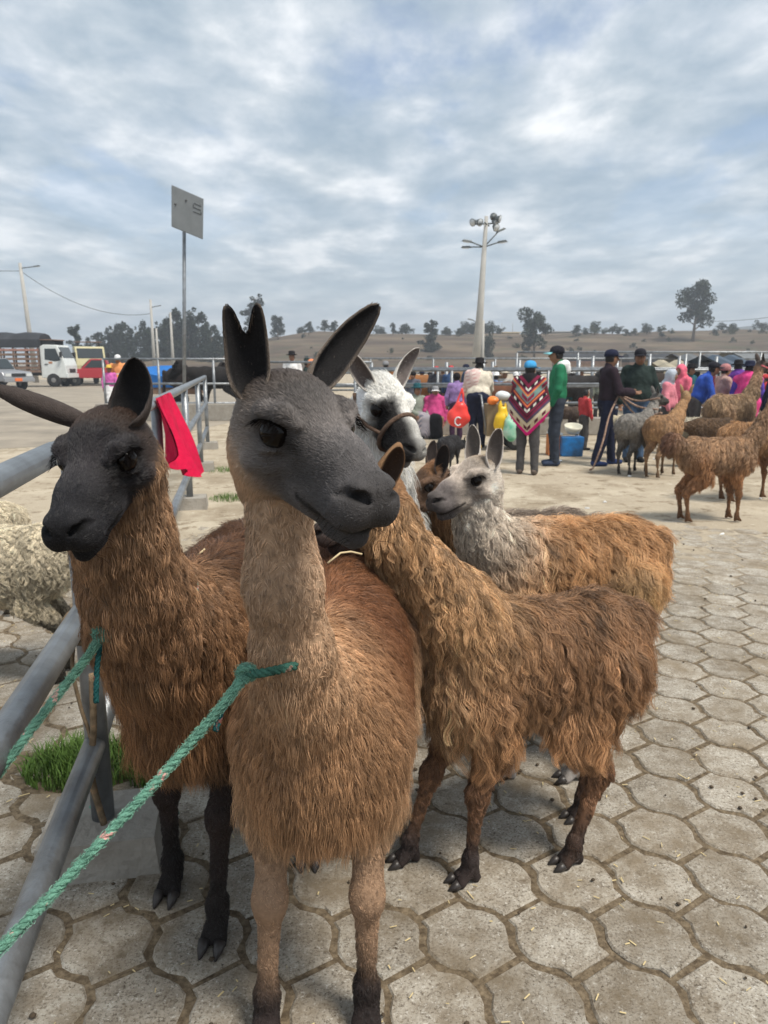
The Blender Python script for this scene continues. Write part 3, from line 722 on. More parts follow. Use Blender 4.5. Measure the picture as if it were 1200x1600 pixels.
def mount_h(X, Y):
    P = np.stack([X, Y, 0 * X], -1); return (np.interp(X, [60, 160, 250, 330, 410], [0, 15, 26, 23, 12]) * np.exp(-((Y - 520) / 70) ** 2)) * (1 + .12 * snoise(P, .03, 8)) - 1
mountains = terrain('distant_mountain', 60, 410, 400, 630, mount_h, 60, 30, mat('far_slope', (.075, .085, .08), 1, spec=0, var=.3, vscale=.03))

# ------------------------------------------------------------------ trees
BARK = mat('bark', (.16, .125, .095), .95, var=.35, vscale=3)
LEAFM = {}
def leaf_mat(k, c):
    if k not in LEAFM:
        LEAFM[k] = mat('leaves_' + k, c, .75, var=.4, vscale=.5, spec=.15)
    return LEAFM[k]
def crown_leaves(clumps, n, size, rr, droop=.3):
    """many small leaf faces scattered through the volume of the clumps"""
    V = []; F = []
    w_ = np.array([c[3] * c[4] for c in clumps]); w_ = w_ / w_.sum()
    ids = rr.choice(len(clumps), n, p=w_)
    for i in ids:
        cx, cy, cz, rh, rv_ = clumps[i]
        d = vnorm(rr.normal(size=3)) * rr.uniform(.25, 1.0) ** .5
        p = np.array([cx + d[0] * rh, cy + d[1] * rh, cz + d[2] * rv_])
        a = vnorm(rr.normal(size=3) + np.array([0, 0, -droop])); q = vnorm(np.cross(a, rr.normal(size=3))); s1 = size * rr.uniform(.6, 1.4)
        b0 = len(V); V += [p - a * s1 - q * s1 * .15, p + q * s1 * .55, p + a * s1 * 1.1, p - q * s1 * .55]; F.append((b0, b0 + 1, b0 + 2, b0 + 3))
    return np.array(V), np.array(F)
def tree_meshes(kind, seed):
    """unit-height tree: (trunk mesh, crown mesh)"""
    rr = np.random.default_rng(seed); b = MB(); cl = []
    if kind == 'slender':        # tall eucalyptus
        lean = rr.normal() * .04
        b.tube([(0, 0, -.02), (lean * .5, 0, .5), (lean, 0, .93)], [.016, .010, .003], 7)
        nb = 15
        for i in range(nb):
            z = .22 + .76 * i / (nb - 1); a = rr.uniform(0, 6.28); r_ = .135 * (1 - abs(z - .45) * 1.15) * rr.uniform(.4, 1.3) + .012
            e = (lean * z + math.cos(a) * r_, math.sin(a) * r_, z + .04)
            b.tube([(lean * z, 0, z - .05), e], [.005, .002], 5); s_ = rr.uniform(.6, 1.1)
            cl.append((*e, .085 * s_ * (1.25 - .75 * z), .065 * s_))
            if rr.random() < .6: cl.append((e[0] * .4, e[1] * .4, z, .06 * s_, .06))
        V, F = crown_leaves(cl, 2200, .018, rr)
    elif kind == 'cypress':
        b.tube([(0, 0, -.02), (0, 0, .9)], [.02, .004], 6)
        for i in range(14):
            z = .08 + .86 * i / 13; cl.append((rr.normal() * .01, rr.normal() * .01, z, .13 * (1 - z) ** .6 * rr.uniform(.8, 1.15) + .015, .07))
        V, F = crown_leaves(cl, 2000, .018, rr, -.3)
    elif kind == 'bush':
        b.tube([(0, 0, -.02), (.03, 0, .3), (.05, .02, .6)], [.04, .03, .01], 6)
        for i in range(5):
            a = rr.uniform(0, 6.28); b.tube([(.02, 0, .15 + .06 * i), (math.cos(a) * .3, math.sin(a) * .3, .45 + .08 * i)], [.018, .006], 5)
        for i in range(18):
            a = rr.uniform(0, 6.28); r_ = rr.uniform(0, .42); z = rr.uniform(.25, .85); cl.append((math.cos(a) * r_, math.sin(a) * r_, z, .17 * rr.uniform(.6, 1.2), .14 * rr.uniform(.6, 1.2)))
        V, F = crown_leaves(cl, 1600, .030, rr)
    else:                        # 'round' open broadleaf
        b.tube([(0, 0, -.02), (.01, 0, .25), (.04, .01, .55), (.03, 0, .85)], [.030, .024, .014, .004], 7)
        for i in range(9):
            a = i * 2.4 + rr.uniform(-.4, .4); z = .22 + .07 * i; r_ = .30 * (1 - abs(z - .5)) * rr.uniform(.6, 1.1); e = (math.cos(a) * r_, math.sin(a) * r_, z + .14)
            b.tube([(.02, 0, z), ((e[0]) * .5, e[1] * .5, z + .06), e], [.012, .008, .003], 5)
            cl.append((*e, .14 * rr.uniform(.7, 1.2), .12 * rr.uniform(.7, 1.2))); cl.append((e[0] * .6, e[1] * .6, e[2] + .05, .10, .09))
        for i in range(6): cl.append((rr.normal() * .08, rr.normal() * .08, rr.uniform(.55, .95), .11, .09))
        V, F = crown_leaves(cl, 3600, .022, rr)
    return b, V, F
TPROTO = {}
def tree(kind, var, loc, hgt, wid, label, leaf, group=None, name=None):
    key = (kind, var)
    if key not in TPROTO:
        b_, V, F = tree_meshes(kind, hash(kind) % 7 * 0 + {'slender': 10, 'cypress': 30, 'bush': 50, 'round': 70}[kind] + var)
        tmp = b_.build('trunk', BARK); tm = tmp.data; bpy.data.objects.remove(tmp)
        TPROTO[key] = (tm, V, F, {})
    tm, V, F, cm = TPROTO[key]
    if leaf not in cm: cm[leaf] = mesh_np('crown', V, [F], leaf_mat(*leaf), smooth=False)
    r = empty(name or {'slender': 'eucalyptus_tree', 'cypress': 'cypress_tree', 'bush': 'bushy_tree', 'round': 'tree'}[kind], loc, random.uniform(0, 6.28)); r.scale = (hgt * wid, hgt * wid, hgt)
    tag(r, label, 'tree', group); link('trunk', tm, r); link('crown', cm[leaf], r); return r
DARKG, GREYG, OLIVE = ('dark', (.030, .042, .026)), ('grey', (.048, .060, .044)), ('olive', (.065, .075, .036))
def zhill(x, y): return max(0.0, float(hill_h(np.array([x]), np.array([y]))[0]))
rt = random.Random(3)
def tree_px(kind, var, px, top, y, wid, label, leaf, group=None, base=None):
    x = at(px, top, y)[0]; z0 = zhill(x, y) - .3 if base is None else base; zt = at(px, top, y)[2]
    return tree(kind, var, (x, y, z0), zt - z0, wid, label, leaf, group)
row = [(330, 512), (338, 520), (176, 516), (186, 514), (228, 512), (257, 505), (267, 500), (286, 498), (306, 508), (318, 506), (346, 522), (136, 528), (147, 519), (158, 515), (170, 511), (181, 508), (192, 511), (203, 505), (213, 512), (222, 505), (232, 515), (243, 517), (252, 508), (262, 493), (272, 489), (281, 497), (291, 486), (300, 500), (312, 498), (324, 503)]
for i, (px, top) in enumerate(row):
    tree_px(('slender', 'cypress')[i % 2], i % 4, px + rt.uniform(-2, 2), top + rt.uniform(-5, 4), 128 + rt.uniform(-8, 8), rt.uniform(1.05, 1.45) if i % 2 == 0 else rt.uniform(1.2, 1.7), 'tall dark eucalyptus in the dense row behind the parked vehicles', DARKG, 'eucalyptus row behind the road', base=-.2)
tree_px('slender', 1, 118, 512, 100, 1.5, 'lone slender eucalyptus rising behind the white truck cab', DARKG, base=-.2)
tree_px('slender', 2, 397, 463, 150, 1.7, 'tallest thin eucalyptus on the hill crest beside two smaller trees', DARKG)
tree_px('round', 0, 434, 495, 150, 1.1, 'round dark tree on the hill crest beside the tall eucalyptus', DARKG)
tree_px('round', 1, 482, 503, 152, .9, 'sparse small tree on the brown crest above the crowd', GREYG)
tree_px('round', 2, 521, 502, 152, 1.0, 'small dark tree on the crest beside the white house', DARKG)
tree_px('round', 0, 614, 505, 152, .7, 'little round tree right of the white hill house', GREYG)
tree_px('slender', 3, 676, 503, 130, 1.5, 'leaning forked eucalyptus growing out of the hillside scrub', GREYG, base=1.0)
tree_px('slender', 0, 668, 512, 130, 1.6, 'shorter eucalyptus crowded against the forked one on the hillside', GREYG, base=1.0)
tree_px('bush', 0, 716, 512, 150, .75, 'small dark bush on the crest left of the floodlight mast', DARKG)
tree_px('bush', 1, 762, 508, 120, .45, 'dark bushy tree partly behind the floodlight mast', DARKG, base=.5)
tree_px('round', 3, 838, 485, 120, .95, 'large leafy tree on the hill beside the yellow house', GREYG, base=1.2)
for i, (px, top) in enumerate([(902, 506), (930, 507), (968, 508), (992, 512), (1012, 507), (1033, 507), (1118, 512), (1146, 509), (1172, 514), (1192, 512), (915, 512), (945, 511), (980, 514), (1050, 513), (1132, 515)]):
    tree_px('bush', i % 3, px, top, 150 + 3 * (i % 3), 1.35, 'rounded green bush in the hedge along the hill crest', OLIVE if i % 2 else DARKG, 'crest hedge bushes')
tree_px('round', 1, 1090, 440, 140, 1.0, 'tallest broad tree standing over the crest hedge', DARKG)
for i in range(46):
    px = rt.choice([rt.uniform(420, 640), rt.uniform(690, 780), rt.uniform(850, 1200)]); y = rt.uniform(158, 166); x = (px - 600) / FPX * y
    tree('bush', i % 3, (x, y, zhill(x, y) - .3), rt.uniform(1.2, 3.2), rt.uniform(.9, 1.6), 'small bush on the skyline of the hill crest', (GREYG, DARKG)[i % 2], 'skyline bushes', 'skyline_bush')
for i in range(34):
    px = rt.uniform(320, 1195); y = rt.uniform(112, 150); x = (px - 600) / FPX * y
    tree('bush', i % 3, (x, y, zhill(x, y) - .2), rt.uniform(.5, 1.5), rt.uniform(.9, 1.7), 'low scrub bush dotted on the dry brown hillside', (GREYG, OLIVE)[i % 2], 'hillside scrub', 'scrub_bush')

# ------------------------------------------------------------------ houses on the crest
CREAM = mat('cream_render', (.62, .50, .30), .9, var=.1, vscale=1); WHITEW = mat('white_render', (.62, .60, .56), .9, var=.1, vscale=1); GREYC = mat('grey_concrete', (.34, .33, .31), .95, var=.2, vscale=1.2, bump=.2, bscale=8)
DARKGLASS = mat('dark_window', (.02, .024, .028), .2); ROOFM = mat('zinc_roof', (.32, .31, .30), .6, metal=.2, var=.25, vscale=1); BRICKM = mat('brick_red', (.27, .13, .09), .9, var=.2, vscale=3)
def house(name, label, px0, px1, ytop, y, hgt, m, nwin, gable=False, storeys=1):
    a, c = at(px0, ytop, y), at(px1, ytop, y); wdt = c[0] - a[0]; z1 = a[2]; z0 = z1 - hgt
    r = empty(name, ((a[0] + c[0]) / 2, y, z0)); tag(r, label, 'house')
    b = MB(); b.box((0, 2.5, hgt / 2), (wdt, 5, hgt)); b.build('wall', m, r)
    b = MB()
    if gable: b.prism([(-wdt / 2 - .3, hgt), (0, hgt + .9), (wdt / 2 + .3, hgt), (wdt / 2 + .3, hgt + .12), (0, hgt + 1.02), (-wdt / 2 - .3, hgt + .12)], -.3, 5.3)
    else: b.box((0, 2.5, hgt + .09), (wdt + .5, 5.5, .17))
    b.build('roof', ROOFM if gable else m, r)
    for i in range(nwin):
        for sto in range(storeys):
            x = -wdt / 2 + wdt * (i + .5) / nwin; z = (sto + .55) * hgt / storeys
            b = MB(); b.box((x, -.02, z), (wdt / nwin * .45, .08, hgt / storeys * .42)); f = b.build('window', WHITEW, r)
            b = MB(); b.box((x, -.07, z), (wdt / nwin * .38, .05, hgt / storeys * .34)); b.build('pane', DARKGLASS, f)
    return r
house('house', 'small pale house with low gable roof on the crest above the crowd', 546, 566, 517, 156, 1.9, WHITEW, 2, True)
hy = house('house', 'flat-roofed yellow house with bare rebar posts beside the leafy hill tree', 781, 812, 520, 160, 2.2, CREAM, 3)
for x in (-1.4, .9):
    b = MB(); b.tube([(x, 2, 2.2), (x, 2, 4.3)], .05, 5); b.build('rebar_post', GREYC, hy)
house('house', 'grey unfinished block house partly hidden by the leafy hill tree', 856, 892, 519, 158, 2.0, GREYC, 3)

# ------------------------------------------------------------------ galvanised railings
GALV = mat('galvanised_pipe', (.30, .325, .35), .40, metal=.5, var=.25, vscale=9, bump=.2, bscale=40, col2=(.15, .155, .16))
CONC = mat('rough_concrete', (.36, .335, .295), .95, var=.25, vscale=7, bump=.5, bscale=40, col2=(.25, .225, .19))
def fx_(y): return -.516 - .2 * y
near = empty('railing', (fx_(2.05), 2.05, 0)); tag(near, 'grey three-rail pipe railing running past the black-faced llama, rope tied on it', 'railing')
def npart(name, mb, m): return mb.build(name, m, near, loc=(-near.location.x, -near.location.y, 0))
PY = [2.05, 4.8, 7.6, 10.3, 13.0]
for z in (1.25, .79, .37):
    b = MB(); y0 = .35; b.tube([(fx_(y0) + (0 if z > 1 else .03), y0, z), (fx_(2.05) + (0 if z > 1 else .05), 2.05, z)], .033, 18); npart('rail', b, GALV)
    b = MB(); b.tube([(fx_(2.05) + (0 if z > 1 else .045), 2.06, z - .003), (fx_(4.8), 4.8, z - .003), (fx_(13.0), 13.0, z - .003)], .034, 12); npart('rail', b, GALV)
for y in PY:
    b = MB(); b.tube([(fx_(y) + (.055 if y < 3 else 0), y, .02), (fx_(y) + (.055 if y < 3 else 0), y, 1.24)], .034, 16); npart('post', b, GALV)
    b = MB(); b.box((fx_(y) + (.055 if y < 3 else 0), y, .05), (.36, .30, .14), Matrix.Rotation(rad(11), 3, 'Z'), .92); npart('footing', b, CONC)
def railing(name, label, A_, B_, zs, npost, r=.03, zpost=None, loc0=None):
    A_, B_ = np.array(A_, float), np.array(B_, float); rt_ = empty(name, (A_[0], A_[1], 0)); tag(rt_, label, 'railing'); o = np.array([A_[0], A_[1], 0])
    for z in zs:
        b = MB(); b.tube([(0, 0, z), (B_[0] - A_[0], B_[1] - A_[1], z)], r, 8); b.build('rail', GALV, rt_)
    for i in range(npost):
        p = (B_ - A_) * i / (npost - 1); b = MB(); b.tube([(p[0], p[1], 0), (p[0], p[1], zpost or max(zs) - .01)], r * 1.1, 8); b.build('post', GALV, rt_)
    return rt_
railing('railing', 'long low pipe railing on the kerb behind the seated women', (-.6, 15.62), (13.5, 15.62), (1.34, 1.05, .66), 8)
railing('railing', 'second pipe railing with taller rails just behind the kerb railing', (-1.5, 17.4), (15, 17.4), (1.36, .95, .45), 7, .028)
railing('railing', 'pipe railing of the cattle pen left of the sign pole', (-7.3, 19.5), (-3.0, 19.5), (1.58, .95, .45), 4)
railing('railing', 'pipe railing of the cattle pen behind the grey-faced llama', (-3.0, 19.5), (-.3, 18.6), (1.50, .95, .45), 3)
for i, (px, top) in enumerate([(905, 562), (927, 556), (965, 561), (1016, 553), (1062, 556), (1072, 553), (1120, 557), (560, 565), (770, 565), (812, 562), (698, 566), (756, 562)]):
    p = at(px, top, 19.2 + (i % 3) * .6); b = MB(); b.tube([(0, 0, 0), (0, 0, p[2])], .045, 8); q = b.build('pen_post', GALV, loc=(p[0], p[1], 0))
    tag(q, 'bare grey upright pen post standing above the crowd', 'post', 'upright pen posts')
railing('railing', 'tall pipe railing with three rails in front of the parked trucks', (3.8, 21.5), (16, 21.5), (1.78, 1.3, .8), 8, .03)
railing('railing', 'farther pipe railing dividing the cattle pens behind the crowd', (-2.5, 24.5), (14, 25.5), (1.62, 1.15, .6), 9, .03)
b = MB(); b.box((7.2, 15.62, .18), (15.6, .34, .36)); kerb = tag(b.build('kerb', CONC, bevel=.02), kind='structure')
b = MB(); b.box((-5.2, 19.4, .22), (4.6, .25, .44)); tag(b.build('kerb', CONC, bevel=.02), kind='structure')

# ------------------------------------------------------------------ poles, lamps, sign, wires
POLEC = mat('pole_concrete', (.40, .39, .365), .9, var=.12, vscale=2); LAMPM = mat('lamp_housing', (.10, .11, .11), .5, metal=.3); LENS = mat('lamp_lens', (.55, .58, .6), .25)
def lamp_head(parent, p, d, s=1.0):
    d = Vector(d).normalized(); b = MB(); q = d.to_track_quat('X', 'Z').to_matrix()
    b.box(Vector(p) + d * .28 * s, (.62 * s, .24 * s, .11 * s), q, .75); h_ = b.build('lamp_head', LAMPM, parent, bevel=.02)
    b = MB(); b.box(Vector(p) + d * .33 * s - Vector((0, 0, .065 * s)), (.36 * s, .18 * s, .03 * s), q); b.build('lens', LENS, h_)
def street_lamp(label, px, top, y, arm, r0=.15, armz=.25, z0=0.0, lean=0.0):
    p = at(px, top, y); r = empty('street_lamp', (p[0] + lean, y, z0)); tag(r, label, 'street lamp', None)
    b = MB(); b.tube([(0, 0, 0), (-lean, 0, p[2] - z0)], [r0, r0 * .55], 12); b.build('pole', POLEC, r)
    if arm:
        z = p[2] - z0 - armz; b = MB(); b.tube([(-lean, 0, z - .12), (-lean + arm * .8, -.1, z)], .035, 8); b.build('arm', LAMPM, r); lamp_head(r, (-lean + arm * .75, -.1, z), (1, -.1, .12), abs(arm) * .55)
    return r, p
L1, P1 = street_lamp('slim concrete street lamp standing behind the covered truck', 31, 411, 56, 1.4, .20, lean=.4)
L2, P2 = street_lamp('slim street lamp between the truck and the sign pole', 235, 468, 62, .85, .16, .5)
for px, top, y in ((244, 513, 74), (266, 488, 66)):
    p = at(px, top, y); b = MB(); b.tube([(0, 0, 0), (0, 0, p[2])], [.16, .08], 10); tag(b.build('utility_pole', POLEC, loc=(p[0], y, 0)), 'plain concrete utility pole in front of the eucalyptus row', 'pole', 'utility poles by the eucalyptus')
p = at(735, 498, 50); b = MB(); r = empty('street_lamp', (p[0] + .55, 50, 0)); tag(r, 'small street lamp arm peeking out behind the floodlight mast', 'street lamp')
b.tube([(.35, 0, 0), (.3, 0, p[2] - .1)], .09, 8); b.build('pole', POLEC, r); b = MB(); b.tube([(.3, 0, p[2] - .5), (-.45, 0, p[2] - .05)], .03, 6); b.build('arm', LAMPM, r); lamp_head(r, (-.4, 0, p[2] - .08), (-1, 0, .25), .6)
def wire(label, A_, B_, sag, r=.02, n=24):
    A_, B_ = np.array(A_, float), np.array(B_, float); pts = [(A_ + (B_ - A_) * t - np.array([0, 0, sag * 4 * t * (1 - t)])) - A_ for t in np.linspace(0, 1, n)]
    b = MB(); b.tube(pts, r, 5); tag(b.build('overhead_wire', LAMPM, loc=tuple(A_)), label, 'wire')
wire('thin black overhead cable slung between the two street lamps', (P1[0], 56, P1[2] - .55), (P2[0], 62, P2[2] - 1.1), 1.1, .022)
wire('overhead cable running off from the lamp behind the truck', (P1[0] - 12, 50, P1[2] + .2), (P1[0], 56, P1[2] - .55), .4, .022)
for k, (a_, c_) in enumerate((((690, 522), (905, 521)), ((1085, 502), (1260, 486)))):
    A_, B_ = at(*a_, 120), at(*c_, 120); wire(('thin cable strung past the yellow house', 'thin cable strung past the tallest crest tree')[k], A_, B_, .5, .04)
# floodlight mast
p = at(760, 338, 36); mz = p[2]; xb = at(743, 570, 36)[0]; mast = empty('floodlight_mast', (xb, 36, 0)); tag(mast, 'tall tapered floodlight mast with round lamps and side arms', 'light mast'); dx = p[0] - xb
b = MB(); b.tube([(-.08, 0, 0), (dx * .5, 0, mz * .5), (dx, 0, mz)], [.24, .16, .08], 16); b.build('pole', POLEC, mast)
def mp_(z): return Vector((-.08 + (dx + .08) * z / mz, 0, z))
b = MB(); zt = mz - .35; b.tube([mp_(zt) + Vector((-.55, 0, 0)), mp_(zt) + Vector((.55, 0, .05))], .035, 6); b.tube([mp_(zt) + Vector((-.1, -.4, 0)), mp_(zt) + Vector((.2, .4, 0))], .035, 6); b.build('cross_bar', LAMPM, mast)
for (ox, oy, oz, d) in ((-.58, -.1, .08, (-.7, -.6, -.35)), (-.30, .1, .12, (.4, -.6, -.3)), (.42, .0, .10, (.6, -.7, -.4)), (.55, -.15, .22, (.8, -.4, -.3)), (.42, -.2, -.16, (.5, -.8, -.5)), (.34, .05, .34, (.2, .5, .1))):
    rq = Vector(d).normalized().to_track_quat('Z', 'Y').to_matrix(); b = MB(); b.lathe(mp_(zt) + Vector((ox, oy, oz)), [(.05, -.18), (.09, -.12), (.14, .02), (.175, .06), (.175, .09)], 14, rot=rq); fl_ = b.build('floodlight', LAMPM, mast)
    b = MB(); b.lathe(mp_(zt) + Vector((ox, oy, oz)), [(.155, .088), (.15, .10)], 14, rot=rq); b.build('lens', LENS, fl_)
for (ax, ay, az) in ((-1.0, -.2, .22), (-.95, .5, .08), (1.0, .3, .75), (.95, -.3, .18)):
    z = mz - 1.35; b = MB(); b.tube([mp_(z), mp_(z) + Vector((ax * .7, ay, az))], .03, 6); b.build('arm', LAMPM, mast); lamp_head(mast, mp_(z) + Vector((ax * .6, ay * .9, az * .95)), (ax, ay, az * .6), .8)
# sign board on its pole
p0, p1 = at(288, 664, 18), at(291, 368, 18); sg = empty('sign_post', (p0[0], 18, 0)); tag(sg, 'tall thin galvanised pole carrying a weathered grey metal sign board', 'sign')
b = MB(); b.tube([(0, 0, 0), (p1[0] - p0[0], 0, p1[2] + .9)], .042, 10); b.build('pole', GALV, sg)
SIGNM = mat('weathered_sign', (.135, .15, .16), .65, metal=.1, var=.2, vscale=3, col2=(.18, .195, .205), bump=.1, bscale=20)
q = [at(268, 289, 17.60), at(318, 311, 17.85), at(317, 374, 17.85), at(268, 354, 17.60)]; o = np.array([p0[0], 18, 0])
b = MB(); vs = [Vector(v - o) for v in q]; nv = (vs[1] - vs[0]).cross(vs[3] - vs[0]).normalized() * .02
b.add([v + nv for v in vs] + [v - nv for v in vs], [(0, 1, 2, 3), (7, 6, 5, 4), (0, 4, 5, 1), (1, 5, 6, 2), (2, 6, 7, 3), (3, 7, 4, 0)]); board = b.build('sign_board', SIGNM, sg, bevel=.008)

# faint stamped figure and bolt heads on the board
cxp = vs[0] + (vs[1] - vs[0]) * .80 + (vs[3] - vs[0]) * .30
BOLTM = mat('bolt_head', (.08, .085, .09), .6)
ux, uz = (vs[1] - vs[0]).normalized(), (vs[0] - vs[3]).normalized()
for (fu, fv) in ((.45, .22), (.12, .42)):
    c_ = vs[0] + (vs[1] - vs[0]) * fu + (vs[3] - vs[0]) * fv; b = MB(); b.lathe(c_ - nv * 1.3 * (1 if nv.y > 0 else -1), [(.005, -.02), (.022, -.012), (.024, .012), (.005, .02)], 8); b.build('bolt', BOLTM, sg)
fm = mat('faded_marking', (.128, .142, .152), .7)
SEG = [((-1, 1), (1, 1)), ((-1, 1), (-1, 0)), ((-1, 0), (1, 0)), ((1, 0), (1, -1)), ((1, -1), (-1, -1))]
for (a_, c_) in SEG:
    q0 = cxp + ux * a_[0] * .09 + uz * a_[1] * .09; q1 = cxp + ux * c_[0] * .09 + uz * c_[1] * .09; b = MB(); off_ = -nv * 1.15 if nv.y > 0 else nv * 1.15
    b.tube([q0 + off_, q1 + off_], .012, 6); b.build('faded_stroke', fm, board)
# ------------------------------------------------------------------ people
PSKIN = mat('person_skin', attr='Col', rough=.6, var=.06, vscale=40, spec=.3)
def cloth(name, c, var=.18, vs=9, **k): return mat('cloth_' + name, c, .9, var=var * 1.4, vscale=vs, bump=.6, bscale=22, spec=.1, **k)
def Rx(v, a, o):           # rotate about the local y axis (lean forward by a) around o
    v = np.asarray(v, float) - o; return np.array([v[0] * math.cos(a) + v[2] * math.sin(a), v[1], -v[0] * math.sin(a) + v[2] * math.cos(a)]) + o
def cloth_mesh(f, name, m, parent, seed, amp=.009, freq=17):
    V, Q = f.mesh(1)
    if not len(V): return None
    N = normals(V, Q); V = V + N * (amp * snoise(V * np.array([1, 1, .55]), freq, seed) + amp * .5 * snoise(V, freq * 2.4, seed + 1))[:, None]
    return link(name, mesh_np(name, V, [Q], m), parent)
def person(label, loc, heading, H, top, bottom, shoes=None, hat=None, hair=(.012, .009, .008), skin=(.24, .125, .075), lean=0.0, seat=False, arms=None, legs=None, skirt=False, shawl=None, h=.011, fingers=True, group=None, turn=0.0, stout=1.0, seed=0, hood=None):
    root = empty('person', (loc[0], loc[1], loc[2] if len(loc) > 2 else 0), rad(heading)); root.scale = (H / 1.70,) * 3; tag(root, label, 'person', group)
    o = np.array([0, 0, .92]); dz = np.array([0, 0, -.50]) if seat else np.zeros(3)
    U = lambda p: Rx(p, lean, o) + dz
    sh = {1: U((0, .175, 1.385)), -1: U((0, -.175, 1.385))}
    A_ = arms or {1: [(.04, .24, 1.12), (.10, .22, .90)], -1: [(.04, -.24, 1.12), (.10, -.22, .90)]}
    arm = {s: [sh[s]] + [U(p) if not (lean and arms) else np.array(p, float) + dz for p in A_[s]] for s in (1, -1)}
    L_ = legs or {1: (.0, .095), -1: (.0, -.095)}
    if seat: leg = {s: [np.array([0, s * .09, .42]), np.array([.36, s * .13, .46]), np.array([.40, s * .12, .09])] for s in (1, -1)}
    else: leg = {s: [np.array([0, s * .085, .90]), np.array([L_[s][0] * .5 + .025, (L_[s][1] + s * .085) / 2, .49]), np.array([L_[s][0], L_[s][1], .085])] for s in (1, -1)}
    f = Field((-.62, -.62, -.02), (.90, .62, 1.86), h)
    hc = U((.035, 0, 1.575)); ta = rad(turn); hR = np.array([[math.cos(ta), -math.sin(ta), 0], [math.sin(ta), math.cos(ta), 0], [0, 0, 1]])
    def Hd(p): return hc + hR @ np.asarray(p, float)
    f.ell(hc, (.092, .074, .110), hR, k=.01); f.ell(Hd((.022, 0, -.045)), (.068, .058, .065), hR, k=.02)
    f.cap(Hd((.088, 0, .012)), Hd((.108, 0, -.022)), .011, .016, .012)
    for s in (1, -1):
        f.ell(Hd((-.005, s * .076, -.010)), (.020, .010, .030), hR, k=.006); f.ell(Hd((.092, s * .032, .012)), (.012, .018, .010), hR, k=.012, cut=True)
    f.ell(Hd((.086, 0, -.058)), (.014, .026, .011), hR, k=.01)
    f.cap(U((0, 0, 1.36)), Hd((-.012, 0, -.08)), .058, .050, .03)
    f.ell(U((0, 0, 1.22)), (.095, .155, .22), k=.03); f.ell(U((0, 0, .98)), (.10, .145, .12), k=.05)
    for s in (1, -1):
        f.chain(arm[s], [.048, .038, .028], .02); f.chain(leg[s], [.080, .055, .038], .03)
        d = vnorm(arm[s][2] - arm[s][1]); sd_ = vnorm(np.cross(d, (1, 0, .2)) + 1e-6); nn_ = np.cross(sd_, d); wr = arm[s][2]
        f.ell(wr + d * .045, (.024, .030, .045), np.stack([nn_, sd_, d], 1), k=.012)
        if fingers:
            for q, (off, ln) in enumerate(((-.024, .058), (-.008, .068), (.008, .064), (.023, .050))):
                b0 = wr + d * .078 + sd_ * off; m1 = b0 + d * ln * .55 + nn_ * .010; f.chain([b0, m1, m1 + d * ln * .35 + nn_ * .026], [.0095, .009, .0075], .004)
            b0 = wr + d * .025 - sd_ * .026; f.chain([b0, b0 - sd_ * .022 + d * .025, b0 - sd_ * .026 + d * .055 + nn_ * .012], [.012, .010, .008], .006)
    V, Q = f.mesh(1)
    c = np.zeros((len(V), 3)) + np.array(skin); q = (V - hc) @ hR
    er = np.zeros(len(V))
    for s in (1, -1): er = er + np.exp(-(((q[:, 1] - s * .032) / .014) ** 2 + ((q[:, 2] - .010) / .008) ** 2)) * (q[:, 0] > .05)
    mo = np.exp(-((q[:, 1] / .026) ** 2 + ((q[:, 2] + .060) / .006) ** 2)) * (q[:, 0] > .05)
    c = c * (1 - .85 * er.clip(0, 1))[:, None]; c[:, 1:] *= (1 - .35 * mo)[:, None]
    hairy = (np.linalg.norm(V - hc, axis=1) < .16) & (q[:, 0] < .035 + .25 * (q[:, 2] - .06).clip(-.1, .02)) & (q[:, 2] > -.06) & (q[:, 0] < .06); c[hairy] = hair
    link('body', mesh_np('body', V, [Q], PSKIN, True, c), root)
    # top
    f = Field((-.62, -.62, .2), (.90, .62, 1.62), h * 1.25); st = stout
    f.ell(U((0, 0, 1.24)), (.128 * st, .182 * st, .215), k=.03); f.ell(U((.01, 0, 1.02)), (.135 * st, .172 * st, .16), k=.06); f.cap(sh[1], sh[-1], .066, .066, .04)
    for s in (1, -1):
        a0, a1, a2 = arm[s]; f.chain([a0, a1, a2 - (a2 - a1) * .08], [.070, .060, .047], .025)
    f.cap(U((0, 0, 1.40)), U((.008, 0, 1.47)), .075, .062, .03)
    cloth_mesh(f, 'jacket', top, root, seed)
    # bottom
    f = Field((-.45, -.5, .0), (.70, .5, 1.12), h * 1.25)
    if skirt:
        if seat: f.chain([np.array([0, 0, .44]), np.array([.36, 0, .42]), np.array([.42, 0, .12])], [.17, .155, .165], .06)
        else: f.cap((0, 0, .98), (0, 0, .40), .155 * st, .215 * st, .05)
        if not seat: f.plane_cut((0, 0, .28), (0, 0, -1))
        cloth_mesh(f, 'skirt', bottom, root, seed + 3, .012, 13)
    else:
        f.ell(np.array([0, 0, .95]) + dz, (.125 * st, .165 * st, .13), k=.05)
        for s in (1, -1): f.chain(leg[s], [.098 * st, .076, .062], .03)
        cloth_mesh(f, 'trousers', bottom, root, seed + 3, .007, 18)
    shm = shoes or cloth('black_shoe', (0.020, 0.020, 0.022))
    for s in (1, -1):
        an = leg[s][2]; f = Field(an + np.array([-.16, -.1, -.1]), an + np.array([.28, .1, .12]), .011)
        f.cap(an + np.array([-.03, 0, -.035]), an + np.array([.15, s * .02, -.052]), .045, .034, .02); f.cap(an + np.array([0, 0, .02]), an + np.array([0, 0, -.04]), .046, .046, .02); f.plane_cut((0, 0, .003), (0, 0, -1)); cloth_mesh(f, 'shoe', shm, root, seed, .001)
    # hats and hair
    rq = Matrix([list(hR[i]) for i in range(3)])
